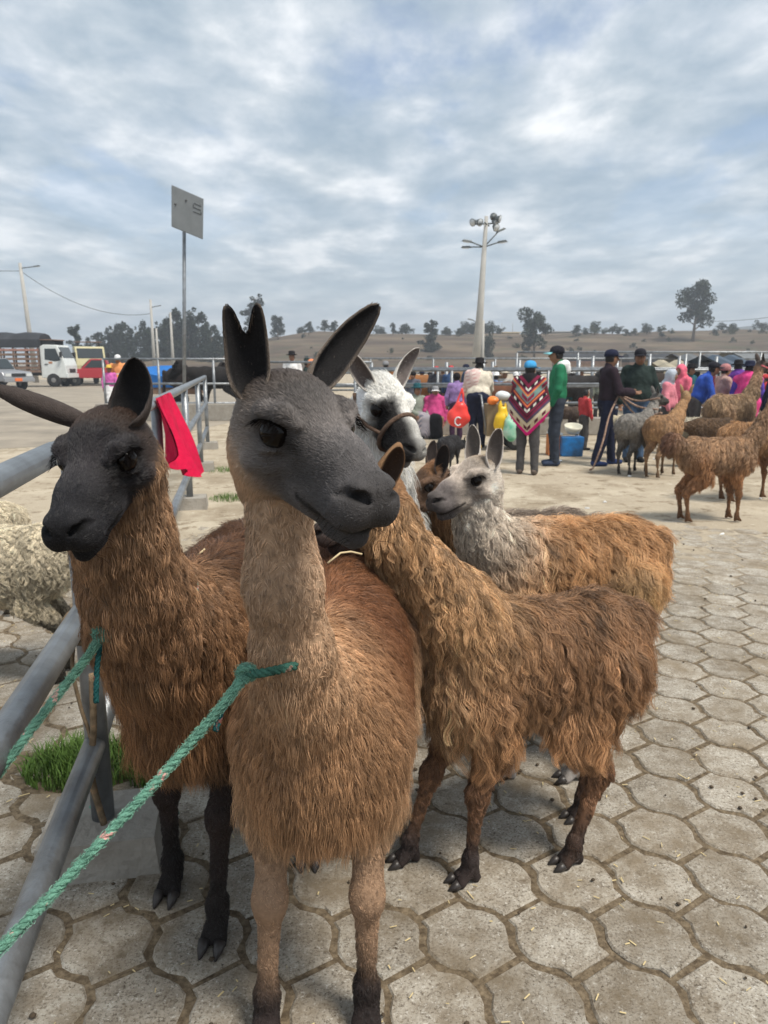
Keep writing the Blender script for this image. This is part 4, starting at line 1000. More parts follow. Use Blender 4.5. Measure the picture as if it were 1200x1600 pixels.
    if hood is not None:
        f = Field(hc - .25, hc + .22, .012); f.ell(Hd((-.02, 0, .01)), (.125, .108, .135), hR, k=.01); f.cap(Hd((-.03, 0, -.08)), U((-.04, 0, 1.40)), .10, .13, .04); f.ell(Hd((.12, 0, -.02)), (.07, .068, .092), hR, k=.01, cut=True); cloth_mesh(f, 'hood', hood, root, seed)
    if hat:
        kind, hm = hat[0], hat[1]; b = MB()
        if kind == 'cap':
            b.lathe(Vector(Hd((-.004, 0, .030))), [(.104, -.005), (.104, .03), (.095, .062), (.070, .088), (.030, .100), (.004, .102)], 16, sy=.84, rot=rq); ho = b.build('cap', hm, root)
            b = MB(); n = 9; vs = []
            for k in range(n):
                a = (k / (n - 1) - .5) * 2.2
                for (r_, z_) in ((.095, .032), (.185 - .02 * abs(a), .018 - .012 * a * a)):
                    for dz_ in (0, .008): vs.append(Hd((r_ * math.cos(a * .8), r_ * math.sin(a * .8) * .82, z_ + dz_)))
            fs = []
            for k in range(n - 1):
                i = k * 4; j = i + 4; fs += [(i, i + 2, j + 2, j), (i + 1, j + 1, j + 3, i + 3), (i + 2, i + 3, j + 3, j + 2)]
            b.add(vs, fs, True); b.build('brim', hat[2] if len(hat) > 2 else hm, ho)
        elif kind == 'fedora':
            b.lathe(Vector(Hd((0, 0, .045))), [(.10, 0), (.150, .004), (.168, .022), (.165, .026), (.145, .012), (.104, .012), (.098, .07), (.088, .105), (.050, .118), (.010, .112)], 18, sy=.88, rot=rq); b.build('hat', hm, root)
        elif kind == 'beanie':
            b.lathe(Vector(Hd((-.008, 0, .018))), [(.106, -.02), (.110, .02), (.104, .06), (.080, .095), (.040, .115), (.005, .120)], 16, sy=.86, rot=rq); b.build('beanie', hm, root)
    if shawl:
        kd_, sm_ = shawl[0], shawl[1]; f = Field((-.55, -.62, .1), (.65, .62, 1.62), .014)
        if kd_ == 'wrap':       # shawl round the shoulders and arms
            f.cap(U((0, 0, 1.40)), U((.02, 0, 1.0)), .155, .24, .05); f.cap(sh[1], sh[-1], .085, .085, .06); f.cap(U((.05, 0, 1.0)), U((.06, 0, .82)), .235, .22, .05); f.cap(U((0, 0, 1.42)), U((.0, 0, 1.48)), .085, .07, .03)
        elif kd_ == 'poncho':
            f.cap(U((0, 0, 1.42)), U((0, 0, .98)), .12, .27, .05); f.cap(sh[1], sh[-1], .095, .095, .08); f.ell(U((0, 0, 1.05)), (.20, .315, .30), k=.08); f.ell(U((0, 0, .80)), (.16, .22, .26), k=.06)
            f.plane_cut(U((0, 0, .60)), (0, .72, -.70)); f.plane_cut(U((0, 0, .60)), (0, -.72, -.70))
        elif kd_ == 'over':     # folded blanket over one shoulder and the back
            f.ell(U((-.03, .07, 1.24)), (.145, .17, .25), k=.03); f.cap(sh[1], arm[1][1], .088, .085, .04); f.cap(sh[1], U((-.04, 0, 1.36)), .085, .09, .04)
        cloth_mesh(f, {'wrap': 'shoulder_wrap', 'poncho': 'poncho', 'over': 'blanket'}[kd_], sm_, root, seed + 7, .010, 12)
    return root
# --- cloth colours
navy, black, charcoal, greyc = cloth('navy', (0.017, 0.020, 0.042)), cloth('black', (0.015, 0.014, 0.016)), cloth('charcoal', (0.075, 0.072, 0.072)), cloth('grey', (0.221, 0.225, 0.238))
jeans, green, dkgreen = cloth('jeans', (0.067, 0.110, 0.186), .3, 6), cloth('green', (0.023, 0.161, 0.080)), cloth('dark_green', (0.023, 0.035, 0.032))
magenta, hotpink, red, maroon = cloth('magenta', (0.473, 0.060, 0.192)), cloth('hot_pink', (0.679, 0.067, 0.246)), cloth('red', (0.451, 0.051, 0.056)), cloth('maroon', (0.119, 0.023, 0.034))
blue, sky_b, purple, teal = cloth('blue', (0.035, 0.090, 0.401)), cloth('sky_blue', (0.060, 0.315, 0.621)), cloth('purple', (0.135, 0.046, 0.271)), cloth('teal', (0.021, 0.087, 0.104))
cream, sage, pinkbeige, orange, yellow, cyanc, white = cloth('cream', (0.591, 0.540, 0.447)), cloth('sage', (0.242, 0.268, 0.225)), cloth('pink_beige', (0.440, 0.287, 0.253)), cloth('orange', (0.693, 0.259, 0.123)), cloth('yellow', (0.682, 0.453, 0.096)), cloth('cyan', (0.241, 0.564, 0.615)), cloth('white', (0.720, 0.720, 0.720))
darkpurple = cloth('dark_purple', (0.029, 0.019, 0.026))
def stripes(name, axis_fn, stops, dots=None):
    m = bpy.data.materials.new(name); m.use_nodes = True; t = m.node_tree; b = t.nodes['Principled BSDF']; b.inputs['Roughness'].default_value = .95; b.inputs['Specular IOR Level'].default_value = .05
    co = t.nodes.new('ShaderNodeTexCoord'); sp = t.nodes.new('ShaderNodeSeparateXYZ'); t.links.new(co.outputs['Object'], sp.inputs[0])
    def mm(op, a, c=None):
        n = t.nodes.new('ShaderNodeMath'); n.operation = op
        for i, q in enumerate((a, c)):
            if q is None: continue
            if isinstance(q, (int, float)): n.inputs[i].default_value = q
            else: t.links.new(q, n.inputs[i])
        return n.outputs[0]
    v, u = axis_fn(mm, sp.outputs)
    r = t.nodes.new('ShaderNodeValToRGB'); r.color_ramp.interpolation = 'CONSTANT'; e = r.color_ramp.elements
    while len(e) < len(stops): e.new(.5)
    for q, (p, c) in zip(e, stops): q.position = p; q.color = (*c, 1)
    t.links.new(v, r.inputs[0]); out = r.outputs[0]
    if dots:
        for lo_, hi_, fr, c in dots:
            band = mm('MULTIPLY', mm('GREATER_THAN', v, lo_), mm('LESS_THAN', v, hi_)); on = mm('MULTIPLY', band, mm('GREATER_THAN', mm('SINE', mm('MULTIPLY', u, fr)), .1))
            n = t.nodes.new('ShaderNodeMix'); n.data_type = 'RGBA'; t.links.new(on, n.inputs['Factor']); t.links.new(out, n.inputs['A']); n.inputs['B'].default_value = (*c, 1); out = n.outputs['Result']
    t.links.new(out, b.inputs['Base Color']); return m
K, Wt, Mr, Or, Te, Cr, Pk, Pu = (.02, .018, .02), (.6, .58, .52), (.17, .02, .05), (.55, .16, .05), (.14, .22, .20), (.55, .47, .33), (.62, .02, .2), (.08, .06, .11)
def vfn(mm, o): a = mm('ABSOLUTE', o[1]); return mm('DIVIDE', mm('SUBTRACT', mm('SUBTRACT', o[2], mm('MULTIPLY', a, 1.03)), .55), .95), a
PONCHO = stripes('poncho_weave', vfn, [(0, Pk), (.105, Cr), (.20, Wt), (.215, Cr), (.25, Pu), (.30, Mr), (.345, K), (.365, Mr), (.40, K), (.47, Mr), (.50, Or), (.525, Mr), (.55, Te), (.66, Or), (.69, Mr), (.73, K), (.79, Mr), (.86, K)], [(.13, .185, 60, (.10, .02, .04)), (.415, .455, 75, Wt), (.575, .635, 34, Mr), (.74, .775, 75, Wt)])
def pfn(mm, o): q = mm('ADD', mm('MULTIPLY', o[2], 7), mm('MULTIPLY', o[1], 2.0)); return mm('FRACT', q), mm('MULTIPLY', mm('SUBTRACT', o[1], mm('MULTIPLY', o[2], .3)), 1.0)
PLAID = stripes('pink_plaid_weave', pfn, [(0, (.56, .36, .34)), (.3, (.66, .56, .52)), (.55, (.50, .30, .29)), (.7, (.68, .58, .54))], [(0.0, 1.0, 44, (.60, .46, .43))])
def ffn(mm, o): q = mm('ADD', mm('MULTIPLY', o[2], 5), mm('SINE', mm('MULTIPLY', o[1], 14))); return mm('FRACT', q), o[0]
PRINT = stripes('grey_pink_print', ffn, [(0, (.20, .20, .24)), (.3, (.45, .38, .38)), (.5, (.16, .16, .20)), (.75, (.38, .33, .36))], [(0, 1, 40, (.30, .28, .31))])
VEST = stripes('orange_safety_vest', lambda mm, o: (mm('DIVIDE', o[2], 1.6), o[1]), [(0, (.72, .30, .12)), (.70, (.62, .50, .46)), (.73, (.72, .30, .12))])
g_ = onground
# --- the people between the llamas and the far railing
person('woman in a patterned poncho with bright pink fringe and sky blue cap, seen from behind', g_(822, 741), 74, 1.52, maroon, charcoal, cloth('tan_clog', (0.126, 0.101, 0.084)), ('cap', sky_b), shawl=('poncho', PONCHO), turn=-28, legs={1: (.02, .10), -1: (-.04, -.12)}, seed=1, hood=None)
cap2 = cloth('cap_black', (0.020, 0.020, 0.027))
gm = person('man in green jacket with white hood and cyan cap standing by the poncho woman', g_(866, 727), 172, 1.73, green, cloth('dark_jean', (0.037, 0.045, 0.062)), cloth('blue_shoe', (0.037, 0.050, 0.084)), ('cap', cap2, cyanc), arms={1: [(.02, .23, 1.10), (.10, .18, .88)], -1: [(.02, -.23, 1.10), (.06, -.20, .86)]}, seed=2)
f = Field((-.25, -.25, 1.3), (.25, .25, 1.62), .012); f.cap((-.03, .09, 1.43), (-.03, -.09, 1.43), .06, .06, .03); f.cap((-.09, 0, 1.43), (-.11, 0, 1.37), .075, .06, .04); f.ell((.03, 0, 1.50), (.085, .075, .10), k=.01, cut=True); cloth_mesh(f, 'hood', white, gm, 4)
rope_hand = {1: [(.10, .24, 1.12), (.34, .12, 1.10)], -1: [(.08, -.24, 1.10), (.36, -.10, 1.08)]}
TM = person('man in dark tracksuit and navy cap holding lead ropes in both hands', g_(942, 727), 6, 1.68, darkpurple, navy, cloth('blue_trainer', (0.024, 0.041, 0.118)), ('cap', navy), arms=rope_hand, legs={1: (.17, .10), -1: (-.16, -.10)}, seed=3, turn=-6)
person('stout man in dark green jacket, blue jeans and black cap watching the ropes', (at(990, 700, 11.3)[0], 11.3), -98, 1.70, dkgreen, jeans, None, ('cap', cap2), arms={1: [(.02, .27, 1.12), (.08, .26, .90)], -1: [(.02, -.27, 1.12), (.08, -.26, .90)]}, stout=1.22, seed=4)
person('stooping woman in black hat with pink plaid blanket over her cream jumper', g_(745, 699), 80, 1.62, cream, navy, None, ('fedora', black), lean=.42, shawl=('over', PLAID), arms={1: [(.30, .24, 1.06), (.42, .20, .86)], -1: [(.36, -.22, 1.06), (.58, -.18, .92)]}, stout=1.3, seed=5)
person('small person in lilac top half hidden behind the plaid blanket woman', (at(712, 690, 14.3)[0], 14.3), 95, 1.30, cloth('lilac', (0.274, 0.181, 0.393)), cloth('plum', (0.048, 0.022, 0.048)), hat=('beanie', black), h=.013, seed=6)
person('woman in sage cardigan, black hat and printed skirt seated on the kerb', (at(650, 680, 15.1)[0], 15.1), -62, 1.50, sage, PRINT, hat=('fedora', teal), seat=True, skirt=True, arms={1: [(.14, .24, 1.12), (.32, .10, 1.00)], -1: [(.14, -.24, 1.12), (.34, -.06, 1.0)]}, seed=7, stout=1.1)
person('woman wrapped in a magenta shawl and white-brimmed cap seated on the kerb', (at(679, 680, 15.1)[0], 15.1), -90, 1.46, magenta, black, hat=('cap', greyc, white), seat=True, skirt=True, shawl=('wrap', magenta), seed=8)
# --- the group round the animals on the right
person('man in bright blue jacket and dark cap bending towards the tan llama', (at(1083, 660, 12.6)[0], 12.6), -15, 1.56, blue, charcoal, hat=('cap', cap2), lean=.38, arms={1: [(.30, .22, 1.02), (.46, .12, .92)], -1: [(.26, -.26, 1.0), (.40, -.2, .82)]}, seed=9, stout=1.1)
person('person in maroon jacket behind the bending blue-jacket man', (at(1106, 660, 14.2)[0], 14.2), -20, 1.48, maroon, navy, hair=(.01, .01, .01), h=.014, seed=10)
person('woman in pink-beige jumper and knitted dusty pink beanie behind the tan llama', (at(1124, 660, 12.9)[0], 12.9), 5, 1.47, pinkbeige, charcoal, hat=('beanie', cloth('dusty_pink', (0.394, 0.181, 0.181))), arms={1: [(.16, .20, 1.10), (.34, .10, 1.16)], -1: [(.12, -.24, 1.06), (.34, -.12, 1.10)]}, seed=11)
person('woman in purple shawl and black hat beside the pink shawl woman', (at(1146, 660, 14.0)[0], 14.0), 80, 1.52, purple, black, hat=('fedora', black), shawl=('wrap', purple), h=.013, seed=12)
person('woman in hot pink shawl and navy hat next to the llama with the pink halter', (at(1163, 660, 12.2)[0], 12.2), 60, 1.50, cloth('violet', (0.094, 0.060, 0.357)), black, hat=('fedora', navy), shawl=('wrap', hotpink), h=.013, seed=13)
person('child in pale grey hood with pink scarf behind the grey young llama', (at(1042, 660, 12.3)[0], 12.3), -40, 1.38, cloth('pink_scarf', (0.649, 0.224, 0.275)), charcoal, hood=cloth('pale_grey', (0.427, 0.469, 0.529)), h=.013, seed=14)
person('person in a coral pink hood behind the child with the grey hood', (at(1059, 660, 13.4)[0], 13.4), -150, 1.46, cloth('coral', (0.730, 0.152, 0.220)), black, hood=cloth('coral', (0.730, 0.152, 0.220)), h=.013, seed=15)
person('person in dark clothes standing by the white sheep at the far side of the llamas', (at(1206, 660, 11.0)[0], 11.0), 170, 1.50, navy, black, hat=('beanie', black), h=.013, seed=16)
person('person in teal coat and dark hat behind the coral hood', (at(1072, 650, 15.2)[0], 15.2), -60, 1.45, teal, black, hat=('fedora', black), h=.016, fingers=False, seed=17)
person('small person in red top beside the blue shopping bag', (at(912, 660, 12.8)[0], 12.8), 20, 1.05, red, charcoal, hair=(.01, .01, .01), h=.014, fingers=False, seed=18)
person('person in orange safety vest and white cap standing on the dirt road', (at(187, 600, 22.5)[0], 22.5), -85, 1.72, VEST, charcoal, hat=('cap', white), h=.014, seed=19)
person('woman in pink top, yellow hat and white skirt beside the orange vest', (at(172, 600, 22.3)[0], 22.3), -80, 1.40, cloth('fuchsia', (0.573, 0.131, 0.403)), white, hat=('fedora', yellow), skirt=True, h=.014, seed=20)
# --- the crowd beyond the far railing
crowd = [(456, 549, 20.5, 'black', white, 'white top and black hat standing tall', 'fedora'), (397, 560, 21, 'charcoal', black, 'all black clothes by the cattle', 'beanie'), (478, 560, 20.8, 'green', dkgreen, 'dark green coat and dark hat', 'fedora'), (488, 560, 20.2, 'orange', orange, 'orange hat and orange coat', 'beanie'), (602, 563, 20.5, 'grey', greyc, 'grey coat near the white llama', 'beanie'),
         (646, 576, 18.6, 'black', cloth('slate', (0.102, 0.110, 0.136)), 'slate coat leaning on the inner railing', 'beanie'), (682, 571, 19.0, 'red', cloth('charred', (0.050, 0.050, 0.059)), 'charcoal coat and red cap', 'cap'), (705, 570, 18.6, 'red', cloth('denim', (0.036, 0.070, 0.155)), 'denim jacket and red cap', 'cap'), (727, 568, 20.5, 'navy', cloth('steel', (0.056, 0.090, 0.149)), 'steel blue jacket and navy beanie', 'beanie'),
         (764, 577, 19.6, 'hotpink', hotpink, 'hot pink shawl and pink hat', 'fedora'), (775, 579, 18.4, 'white', cloth('paleblue', (0.176, 0.270, 0.448)), 'pale blue jacket and white hat', 'fedora'), (790, 575, 18.7, 'cream', cloth('stone', (0.417, 0.400, 0.366)), 'stone coloured coat and cream hat', 'fedora'), (806, 577, 18.8, 'white', sky_b, 'sky blue jacket and white cap', 'cap'), (672, 580, 21.5, 'black', maroon, 'maroon coat half hidden by the railing', 'fedora'),
         (880, 576, 20.4, 'black', black, 'black coat by the dark cow', 'fedora'), (896, 580, 19.0, 'black', teal, 'teal coat beside the tracksuit man', 'beanie'), (960, 583, 18.5, 'white', greyc, 'grey coat and white hat between the two men', 'cap'), (1024, 585, 18.0, 'navy', cloth('ink', (0.042, 0.051, 0.102)), 'ink blue coat beside the stout man', 'beanie'), (1034, 566, 23, 'white', charcoal, 'charcoal coat and white hat near the cream stall', 'fedora'), (1090, 578, 17.5, 'black', dkgreen, 'bottle green coat behind the blue jacket', 'fedora'), (1182, 579, 16.5, 'cream', cloth('brick', (0.258, 0.088, 0.063)), 'brick red coat and cream hat', 'fedora'), (1198, 580, 15.5, 'red', red, 'bright red jacket at the edge of the herd', 'cap'), (744, 572, 21.5, 'maroon', maroon, 'maroon shawl behind the stooping woman', 'beanie'), (910, 574, 22.6, 'navy', maroon, 'maroon coat and navy hat behind the tall railing', 'fedora'), (938, 577, 20.2, 'red', sage, 'sage coat and red cap behind the tracksuit man', 'cap'), (1008, 574, 22.4, 'cream', blue, 'blue coat and cream hat behind the stout man', 'fedora'), (1050, 579, 19.0, 'black', orange, 'orange poncho by the cream stall', 'fedora'), (1135, 574, 18.5, 'white', teal, 'teal shawl and white hat by the awnings', 'fedora'), (1170, 575, 19.5, 'maroon', greyc, 'grey poncho and maroon beanie by the awnings', 'beanie'), (660, 577, 22.5, 'navy', magenta, 'magenta shawl and navy hat deep in the cattle pen', 'fedora'), (692, 574, 23.0, 'cream', jeans, 'denim blue coat and cream hat deep in the cattle pen', 'fedora'), (842, 578, 21.0, 'black', purple, 'purple shawl behind the green jacket man', 'fedora')]
hm_ = dict(black=black, charcoal=charcoal, green=dkgreen, orange=orange, grey=greyc, red=red, navy=navy, hotpink=hotpink, white=white, cream=cream, maroon=maroon)
for i, (px, top, y, hk, tm_, lab, ht) in enumerate(crowd):
    P = at(px, top, y); Ht = min(1.78, max(1.38, P[2] - .02)) ; z0 = P[2] - Ht - .06
    person('distant person in ' + lab, (P[0], P[1], min(0.0, z0) if z0 < -.05 else 0.0), [-90, 90, 0, 180, 60, -120][i % 6], Ht, tm_, (charcoal, navy, black)[i % 3], hat=(ht, hm_[hk]), h=.022, fingers=False, seed=30 + i, group='crowd beyond the far railing')
# ------------------------------------------------------------------ the other animals
def simple(name, label, loc, hd, s, pal, lift_head=.55, yaw=None, cat='llama', n=9000, h=.022, fleece=.06, reach=.42, deep=0, short=1.0, fat=1.0, tail=(0.02, .14), hs=None, pitch=10, group=None, seed=1, ears=None, thick=1.0, rad_=.0016, feet=None, wave=0.004, clump=.03, clump_s=.6, face_n=1200, legf=.02, tailr=1.0):
    a = rad(hd); f_ = np.array([math.cos(a), math.sin(a), 0]); L = np.array([loc[0], loc[1], 0.0])
    def q(x, z, r): p = L + f_ * x * s + np.array([0, 0, z * s]); return (p[0], p[1], p[2], r * s)
    zt = .95 + lift_head
    nk = [q(.30 * short, .84, .13 * thick), q(.30 * short + reach * .35, .84 + (zt - .84) * .35, .10 * thick), q(.30 * short + reach * .62, .84 + (zt - .84) * .7, .068 * thick), q(.30 * short + reach * .8, zt, .055 * thick)]
    hp = q(.30 * short + reach * .95, zt + .08, 0)[:3]
    return llama(name, label, loc, hd, s, nk, (hp, hd if yaw is None else yaw, pitch, 0), pal, cat=cat, h=h, hh=.0075, fl=dict(n=n, torso=fleece, neck=fleece * .55, leg=legf, belly=fleece * .7, clump=clump, clump_s=clump_s, radius=rad_, lift=.5, wave=wave, npts=5, cvar=.16), face=dict(n=face_n, radius=.0012), tail=tail, hs=hs or s, deep=deep, short=short, fat=fat, seed=seed, group=group, ears=ears, feet=feet, tailr=tailr)
def pal1(c, d=None, lo=.5, face=None, foot=None, **k):
    c = np.array(c); d = np.array(d) if d is not None else c * .8; fc = np.array(face) if face is not None else d
    p = dict(back=tuple(c), belly=tuple(c * .9), chest=tuple(c), neck0=tuple(c), neck1=tuple(c), leg0=tuple(d * lo), leg1=tuple(d), foot=tuple(foot or d * lo * .5), cheek=tuple(fc), face=tuple(fc * .8), muzzle=tuple(fc * .45), crown=tuple(fc), ear_in=tuple(fc * .4), ear_out=tuple(fc)); p.update(k); return p
# white llama with a rope halter behind the grey-faced one
def blackpatch(HV, hc):
    w_ = sstep(HV[:, 0], .02, .06) * sstep(-HV[:, 1], -.01, .03); return hc + (np.array([.02, .018, .018]) - hc) * w_[:, None]
palE = pal1((.82, .80, .75), (.76, .73, .67), .8, face=(.86, .84, .79), ear_in=(.20, .17, .16), ear_out=(.66, .63, .58), tuft=.03, hpatch=blackpatch, earL=.15)
WL, WHR, Whp = llama('llama', 'white llama with dark cheek patch and brown rope halter behind the grey-faced one', (-.02, 3.0), -90, .97, [(-.01, 2.72, .84, .14), (.0, 2.58, .98, .10), (.0, 2.48, 1.12, .075), (0, 2.44, 1.25, .06)], ((.005, 2.40, 1.37), -52, 30, 0), palE, ears=(((-.15, .55, .9), (.9, -.2, 0), .15, .06), ((-.1, -.75, .8), (.9, 0, 0), .15, .06)), h=.014, hh=.0045, hs=.98, fl=dict(n=14000, torso=.09, neck=.06, leg=.02, belly=.07, clump=.03, radius=.001), face=dict(n=16000, radius=.0007, lift=.5), seed=41)
b = MB(); HALT = mat('brown_rope', (.12, .075, .052), .9, var=.3, vscale=60, bump=.4, bscale=200)
def hpt(p): return Whp + WHR @ (np.array(p) * .98)
ring = [hpt((.098 + .012 * math.sin(t), .064 * math.cos(t), -.050 + .078 * math.sin(t))) for t in np.linspace(0, 6.283, 26)]
b.tube(ring, .0075, 8)
for s_ in (-1, 1): b.tube([hpt((.098, s_ * .064, -.050)), hpt((.04, s_ * .080, -.058)), hpt((-.03, s_ * .086, -.050)), hpt((-.08, s_ * .072, -.01))], .0065, 8)
b.tube([hpt((.09, .02, -.128)), hpt((.08, .05, -.17)), hpt((.02, .07, -.22)), hpt((-.02, .05, -.30))], .0065, 8)
tag(b.build('rope_halter', HALT), 'brown braided rope halter round the white llama muzzle', 'halter')
# brown one with a dark ear, body behind the pale-faced llama
palF = pal1((.20, .155, .12), (.15, .10, .07), .6, face=(.16, .095, .06), neck1=(.30, .16, .075), neck0=(.25, .15, .08), crown=(.30, .15, .07), ear_in=(.03, .022, .02), ear_out=(.09, .062, .048), tuft=.045, muzzle=(.015, .013, .014))
llama('llama', 'grey-brown llama with a reddish mane tuft squeezed behind the pale-faced llama', (.60, 3.3), 194, .80, [(.38, 3.24, .68, .12), (.30, 3.18, .80, .10), (.24, 3.10, .92, .075), (.21, 3.04, 1.0, .06)], ((.185, 2.98, 1.02), 205, 26, 0), palF, ears=(((-.4, .4, .9), (.6, .8, 0), .14), ((-.9, -.4, .8), (-.2, .9, .2), .15)), h=.014, hh=.006, hs=.85, fl=dict(n=16000, torso=.10, neck=.06, leg=.02, belly=.07, clump=.03, radius=.0011), face=dict(n=7000, radius=.0009), seed=47)
# sheep in the pen on the left
palS = pal1((.62, .54, .40), (.50, .43, .31), .18, face=(.09, .08, .07))
def sheep(label, loc, hd, s=.66, n=22000, pal=palS, h=.016, seed=60, fleece=.055, rad_=.0011): return simple('sheep', label, loc, hd, s, pal, .06, cat='sheep', n=n, h=h, fleece=fleece, reach=.34, deep=.10, short=.95, fat=1.35, hs=s * .95, pitch=25, seed=seed, ears=(((-.1, 1, -.1), (.6, 0, -.6), .11, .05), ((-.1, -1, -.1), (.6, 0, -.6), .11, .05)), thick=1.1, wave=.006, clump=.016, clump_s=.85, rad_=rad_)
sheep('woolly cream sheep inside the pen right behind the railing post', (-1.80, 3.30), 188, .74, 60000, seed=61, fleece=.042, rad_=.0009)
sheep('cream sheep behind the first sheep in the railing pen', (-2.45, 4.35), 160, .66, 12000, h=.02, seed=62)
sheep('cream sheep far back in the pen seen just above the top rail', (-5.0, 8.9), 175, .62, 5000, h=.022, seed=63, rad_=.002)
# animals out on the dirt
x_ = lambda px, y: float(at(px, 700, y)[0])
simple('alpaca', 'little black lamb-sized alpaca seen from behind near the plaid blanket woman', (x_(703, 9.7), 9.7), 60, .54, pal1((.028, .026, .028), face=(.02, .02, .02)), -.25, cat='alpaca', n=4000, reach=.5, fleece=.03, seed=71, rad_=.002)
simple('alpaca', 'small dark brown alpaca standing before the kerb beside the green jacket man', (x_(882, 14.9), 14.9), 150, .62, pal1((.10, .068, .050), (.05, .035, .03), .7), .1, cat='alpaca', n=3000, fleece=.04, seed=72, rad_=.0025)
simple('alpaca', 'young grey alpaca seen from behind at the end of the lead ropes', (x_(992, 10.0), 10.0), 42, .80, pal1((.27, .25, .225), (.13, .115, .10), .55, face=(.16, .15, .14)),   .26, yaw=10, cat='alpaca', n=8000, fleece=.045, short=.85, fat=1.2, thick=1.2, seed=73, rad_=.0022)
simple('alpaca', 'slim fawn alpaca seen from behind beside the grey one', (x_(1036, 9.75), 9.75), 42, .80, pal1((.36, .21, .105), (.32, .19, .10), .75, face=(.40, .26, .14), belly=(.42, .30, .18)),   .30, yaw=70, cat='alpaca', n=8000, fleece=.035, short=.85, fat=1.15, thick=1.15, seed=74, rad_=.0022, feet=None)
simple('alpaca', 'dark brown alpaca with black tail standing side on behind the fawn one', (x_(1108, 10.6), 10.6), 176, .70, pal1((.12, .072, .040), (.06, .035, .02), .5, tail=(.015, .012, .012)), -.1, cat='alpaca', n=7000, fleece=.03, tail=(.14, .16), seed=75, rad_=.0022)
big, bHR, bhp = simple('llama', 'big fawn llama with a pink halter rising over the dark brown alpaca', (x_(1138, 11.4), 11.4), 28, .98, pal1((.36, .24, .14), (.3, .18, .1), .7, face=(.10, .075, .065), neck1=(.34, .20, .12), muzzle=(.03, .025, .025)), .46, yaw=5, n=10000, fleece=.10, reach=.36, seed=76, rad_=.0028)
b = MB(); bp = lambda p: bhp + bHR @ (np.array(p) * .98)
b.tube([bp((.11, .06 * math.cos(t), -.04 + .06 * math.sin(t))) for t in np.linspace(0, 6.283, 14)], .012, 6); b.tube([bp((.11, -.06, -.05)), bp((-.07, -.08, -.02))], .012, 6); tag(b.build('halter', cloth('halter_pink', (.62, .14, .16))), 'pink strap halter round the muzzle of the big fawn llama', 'halter')
simple('llama', 'woolly brown llama with curled dark tail standing side on on the dirt', (3.17, 6.95), 4, .78, pal1((.34, .205, .115), (.33, .16, .07), .85, face=(.2, .12, .07), tail=(.11, .045, .025), belly=(.35, .23, .14)), .5, n=16000, fleece=.065, h=.016, seed=77, rad_=.0018, tail=(.06, -.015), deep=.03, tailr=2.0, legf=.045, fat=1.12)
simple('llama', 'shaggy reddish llama behind the one with the curled tail', (4.05, 8.0), 12, .84, pal1((.36, .20, .095), (.3, .15, .07), .8), .5, n=9000, fleece=.09, h=.02, seed=78, rad_=.002)
for i, (px, y, hd, s, lab) in enumerate([(1083, 11.8, 20, .62, 'cream sheep tucked between the dark brown and the fawn animals'), (1192, 12.6, 95, .66, 'cream sheep behind the big fawn llama, back towards the crowd'), (1176, 11.2, 170, .58, 'white sheep standing below the fawn llama neck'), (962, 12.4, 100, .60, 'yellowish sheep standing between the two men with the ropes'), (1150, 13.2, 30, .60, 'cream sheep half hidden behind the pink shawl woman')]):
    sheep(lab, (x_(px, y), y), hd, s, 4000, palS if i % 2 else pal1((.60, .55, .44), (.3, .26, .2), .6, face=(.4, .36, .3)), .022, 80 + i, rad_=.0025)
def cow(label, loc, hd, c, s=1.25, seed=90, face=None):
    return simple('cow', label, loc, hd, s, pal1(c, face=face), .0, cat='cow', n=2500, h=.03, fleece=.012, reach=.55, deep=.06, short=1.1, fat=1.25, hs=s * 1.45, pitch=35, seed=seed, ears=(((-.1, 1, .1), (.8, 0, -.3), .10, .05), ((-.1, -1, .1), (.8, 0, -.3), .10, .05)), thick=1.35, rad_=.003, tail=(.03, .6), face_n=600)
cow('black cow standing in the pen behind the sign pole', (x_(345, 21.5), 21.5), 175, (.020, .017, .016), 1.35, 91)
cow('second black cow deeper in the pen behind the sign pole', (x_(300, 23), 23), 10, (.028, .02, .018), 1.3, 92)
cow('orange-brown cow behind the inner railing near the seated women', (x_(664, 19.8), 19.8), 178, (.33, .14, .05), 1.15, 93)
cow('reddish brown cow behind the plaid blanket woman', (x_(772, 16.6), 16.6), 10, (.16, .065, .035), 1.05, 94)
cow('dark cow behind the railing beside the green jacket man', (x_(880, 18.8), 18.8), 8, (.025, .022, .022), 1.15, 95)
cow('brown cow behind the far railing by the white llama', (x_(622, 20.8), 20.8), 185, (.12, .07, .045), 1.15, 96)
cow('black and brown bull behind the tall railing near the stout man', (x_(1000, 19.8), 19.8), 185, (.045, .03, .022), 1.2, 97)
cow('tan cow deep in the pen behind the crowd', (x_(720, 22.5), 22.5), 5, (.26, .16, .09), 1.2, 98)
